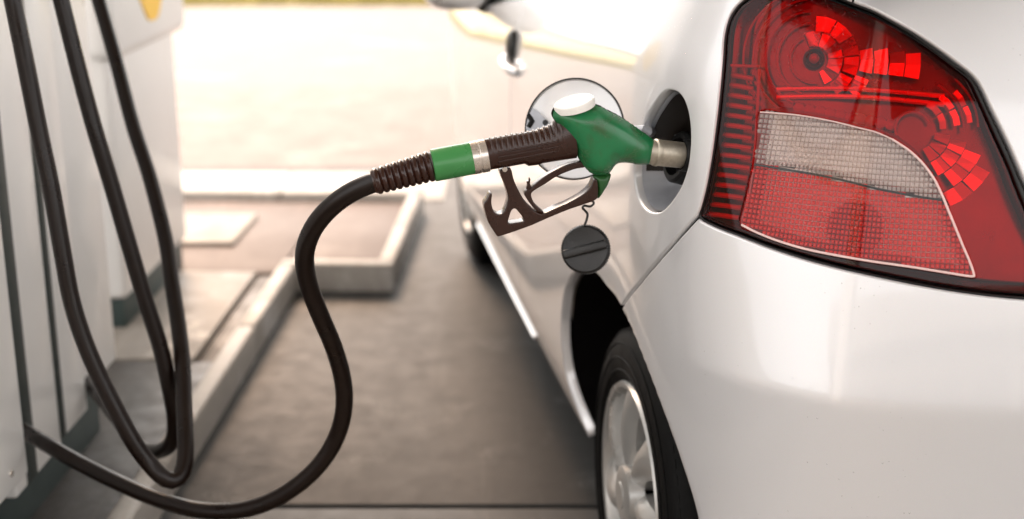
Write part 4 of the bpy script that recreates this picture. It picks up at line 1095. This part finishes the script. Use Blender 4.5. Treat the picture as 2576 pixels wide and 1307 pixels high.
for k in range(60):
    a = 2 * math.pi * k / 60; p = cc + cr_ * 1.0 * (math.cos(a) * cu_ + math.sin(a) * cw_)
    b.tube([p - cax * .010, p + cax * .001], .0009, 6)
b.build('knurling', M['cap'], capE)
th = [(1470, 568), (1475, 556), (1478, 540), (1472, 531), (1466, 524), (1470, 518), (1484, 520), (1493, 514), (1492, 508), (1485, 503), (1486, 494), (1492, 470), (1500, 430), (1520, 380), (1545, 345)]
tp = [at_depth(x, y, np.interp(y, [340, 500, 570], [2.045, 1.97, 1.965])) for x, y in th]
b = MB(); b.tube(catmull(tp, 5), .0018, 8); b.build('tether', M['cap'], capE)

# ================================================================== dispensers
M['panel_white'] = simple('panel_white', (.86, .85, .83), .32, var=.05, scale=4, coat=.25)
dsp = empty('fuel_dispenser', (-1.2, 2.2, .066), 'white fuel pump with upright fluted cladding panels and dark foot behind the hoses', 'fuel pump')
def rbox(lo, hi, bev, name, mat, parent):
    b = MB(); b.box(lo, hi, bev, RI); return b.build(name, mat, parent)
rbox((-1.50, 1.50, .055), (-.945, 2.96, .20), .006, 'plinth', M['plinth'], dsp)
rbox((-1.50, 1.50, .202), (-.955, 2.97, 2.05), .01, 'cabinet', M['panel_white'], dsp)
rbox((-.956, 1.53, .204), (-.938, 2.955, 2.04), .002, 'backing', M['plinth'], dsp)
for (y0_, y1_, xo, zb_) in ((1.56, 1.84, -.837, .285), (1.852, 2.275, -.837, .275), (2.288, 2.528, -.870, .215), (2.556, 2.688, -.870, .225), (2.716, 2.965, -.895, .235)):
    rbox((-.945, y0_, zb_), (xo, y1_, 2.03), .007, 'cladding_panel', M['panel_white'], dsp)
M['strip'] = simple('gap_strip', (.035, .045, .042), .5)  # dark strips added over the cladding in place of open gaps between panels
for (x_, ya, yb, za) in ((-.8685, 2.340, 2.392, .218), (-.8685, 2.530, 2.554, .23), (-.888, 2.690, 2.714, .24)):
    rbox((x_ - .02, ya, za), (x_, yb, 2.02), .002, 'gap_strip', M['strip'], dsp)
rbox((-1.46, 1.6, 2.052), (-.99, 2.9, 2.32), .03, 'display_head', M['panel_white'], dsp)
for i in range(4):
    b = MB(); p = RI @ Vector((-.837, 1.88 + (i % 2) * .32, .31 + (i // 2) * .5)); b.lathe([(-.002, .007), (.002, .006), (.0025, .0)], np.array(p), (1, 0, 0), 12); b.build('screw', M['ring'], dsp)
d2 = empty('fuel_dispenser', (-1.4, 4.0, .066), 'white pump housing with yellow emblem on a dark green plinth, farther along the island', 'fuel pump')
rbox((-1.75, 3.66, .060), (-1.10, 4.28, .150), .006, 'plinth', M['plinth'], d2)
rbox((-1.76, 3.645, .152), (-1.085, 4.30, 2.05), .02, 'cabinet', M['panel_white'], d2)
rbox((-1.14, 3.62, .82), (-1.055, 4.36, 1.75), .035, 'sign_panel', M['white'], d2)
M['yellow'] = simple('emblem_yellow', (.85, .50, .03), .4, var=.06, scale=8)
em = [(3.90, 1.30), (3.80, 1.24), (3.76, 1.15), (3.79, 1.06), (3.86, .98), (3.92, .915), (3.955, .895), (4.02, .895), (4.055, .915), (4.11, .98), (4.18, 1.06), (4.21, 1.15), (4.17, 1.24), (4.07, 1.30)]
em = catmull(em, 4, True); Vf = [RI @ Vector((-1.0515, y_, z_)) for y_, z_ in em]; Vb = [RI @ Vector((-1.057, y_, z_)) for y_, z_ in em]; n = len(em)
mb = MB(); mb.add([tuple(v) for v in Vf + Vb], [tuple(range(n))] + [(i, (i + 1) % n, n + (i + 1) % n, n + i) for i in range(n)]); mb.build('emblem', M['yellow'], d2)
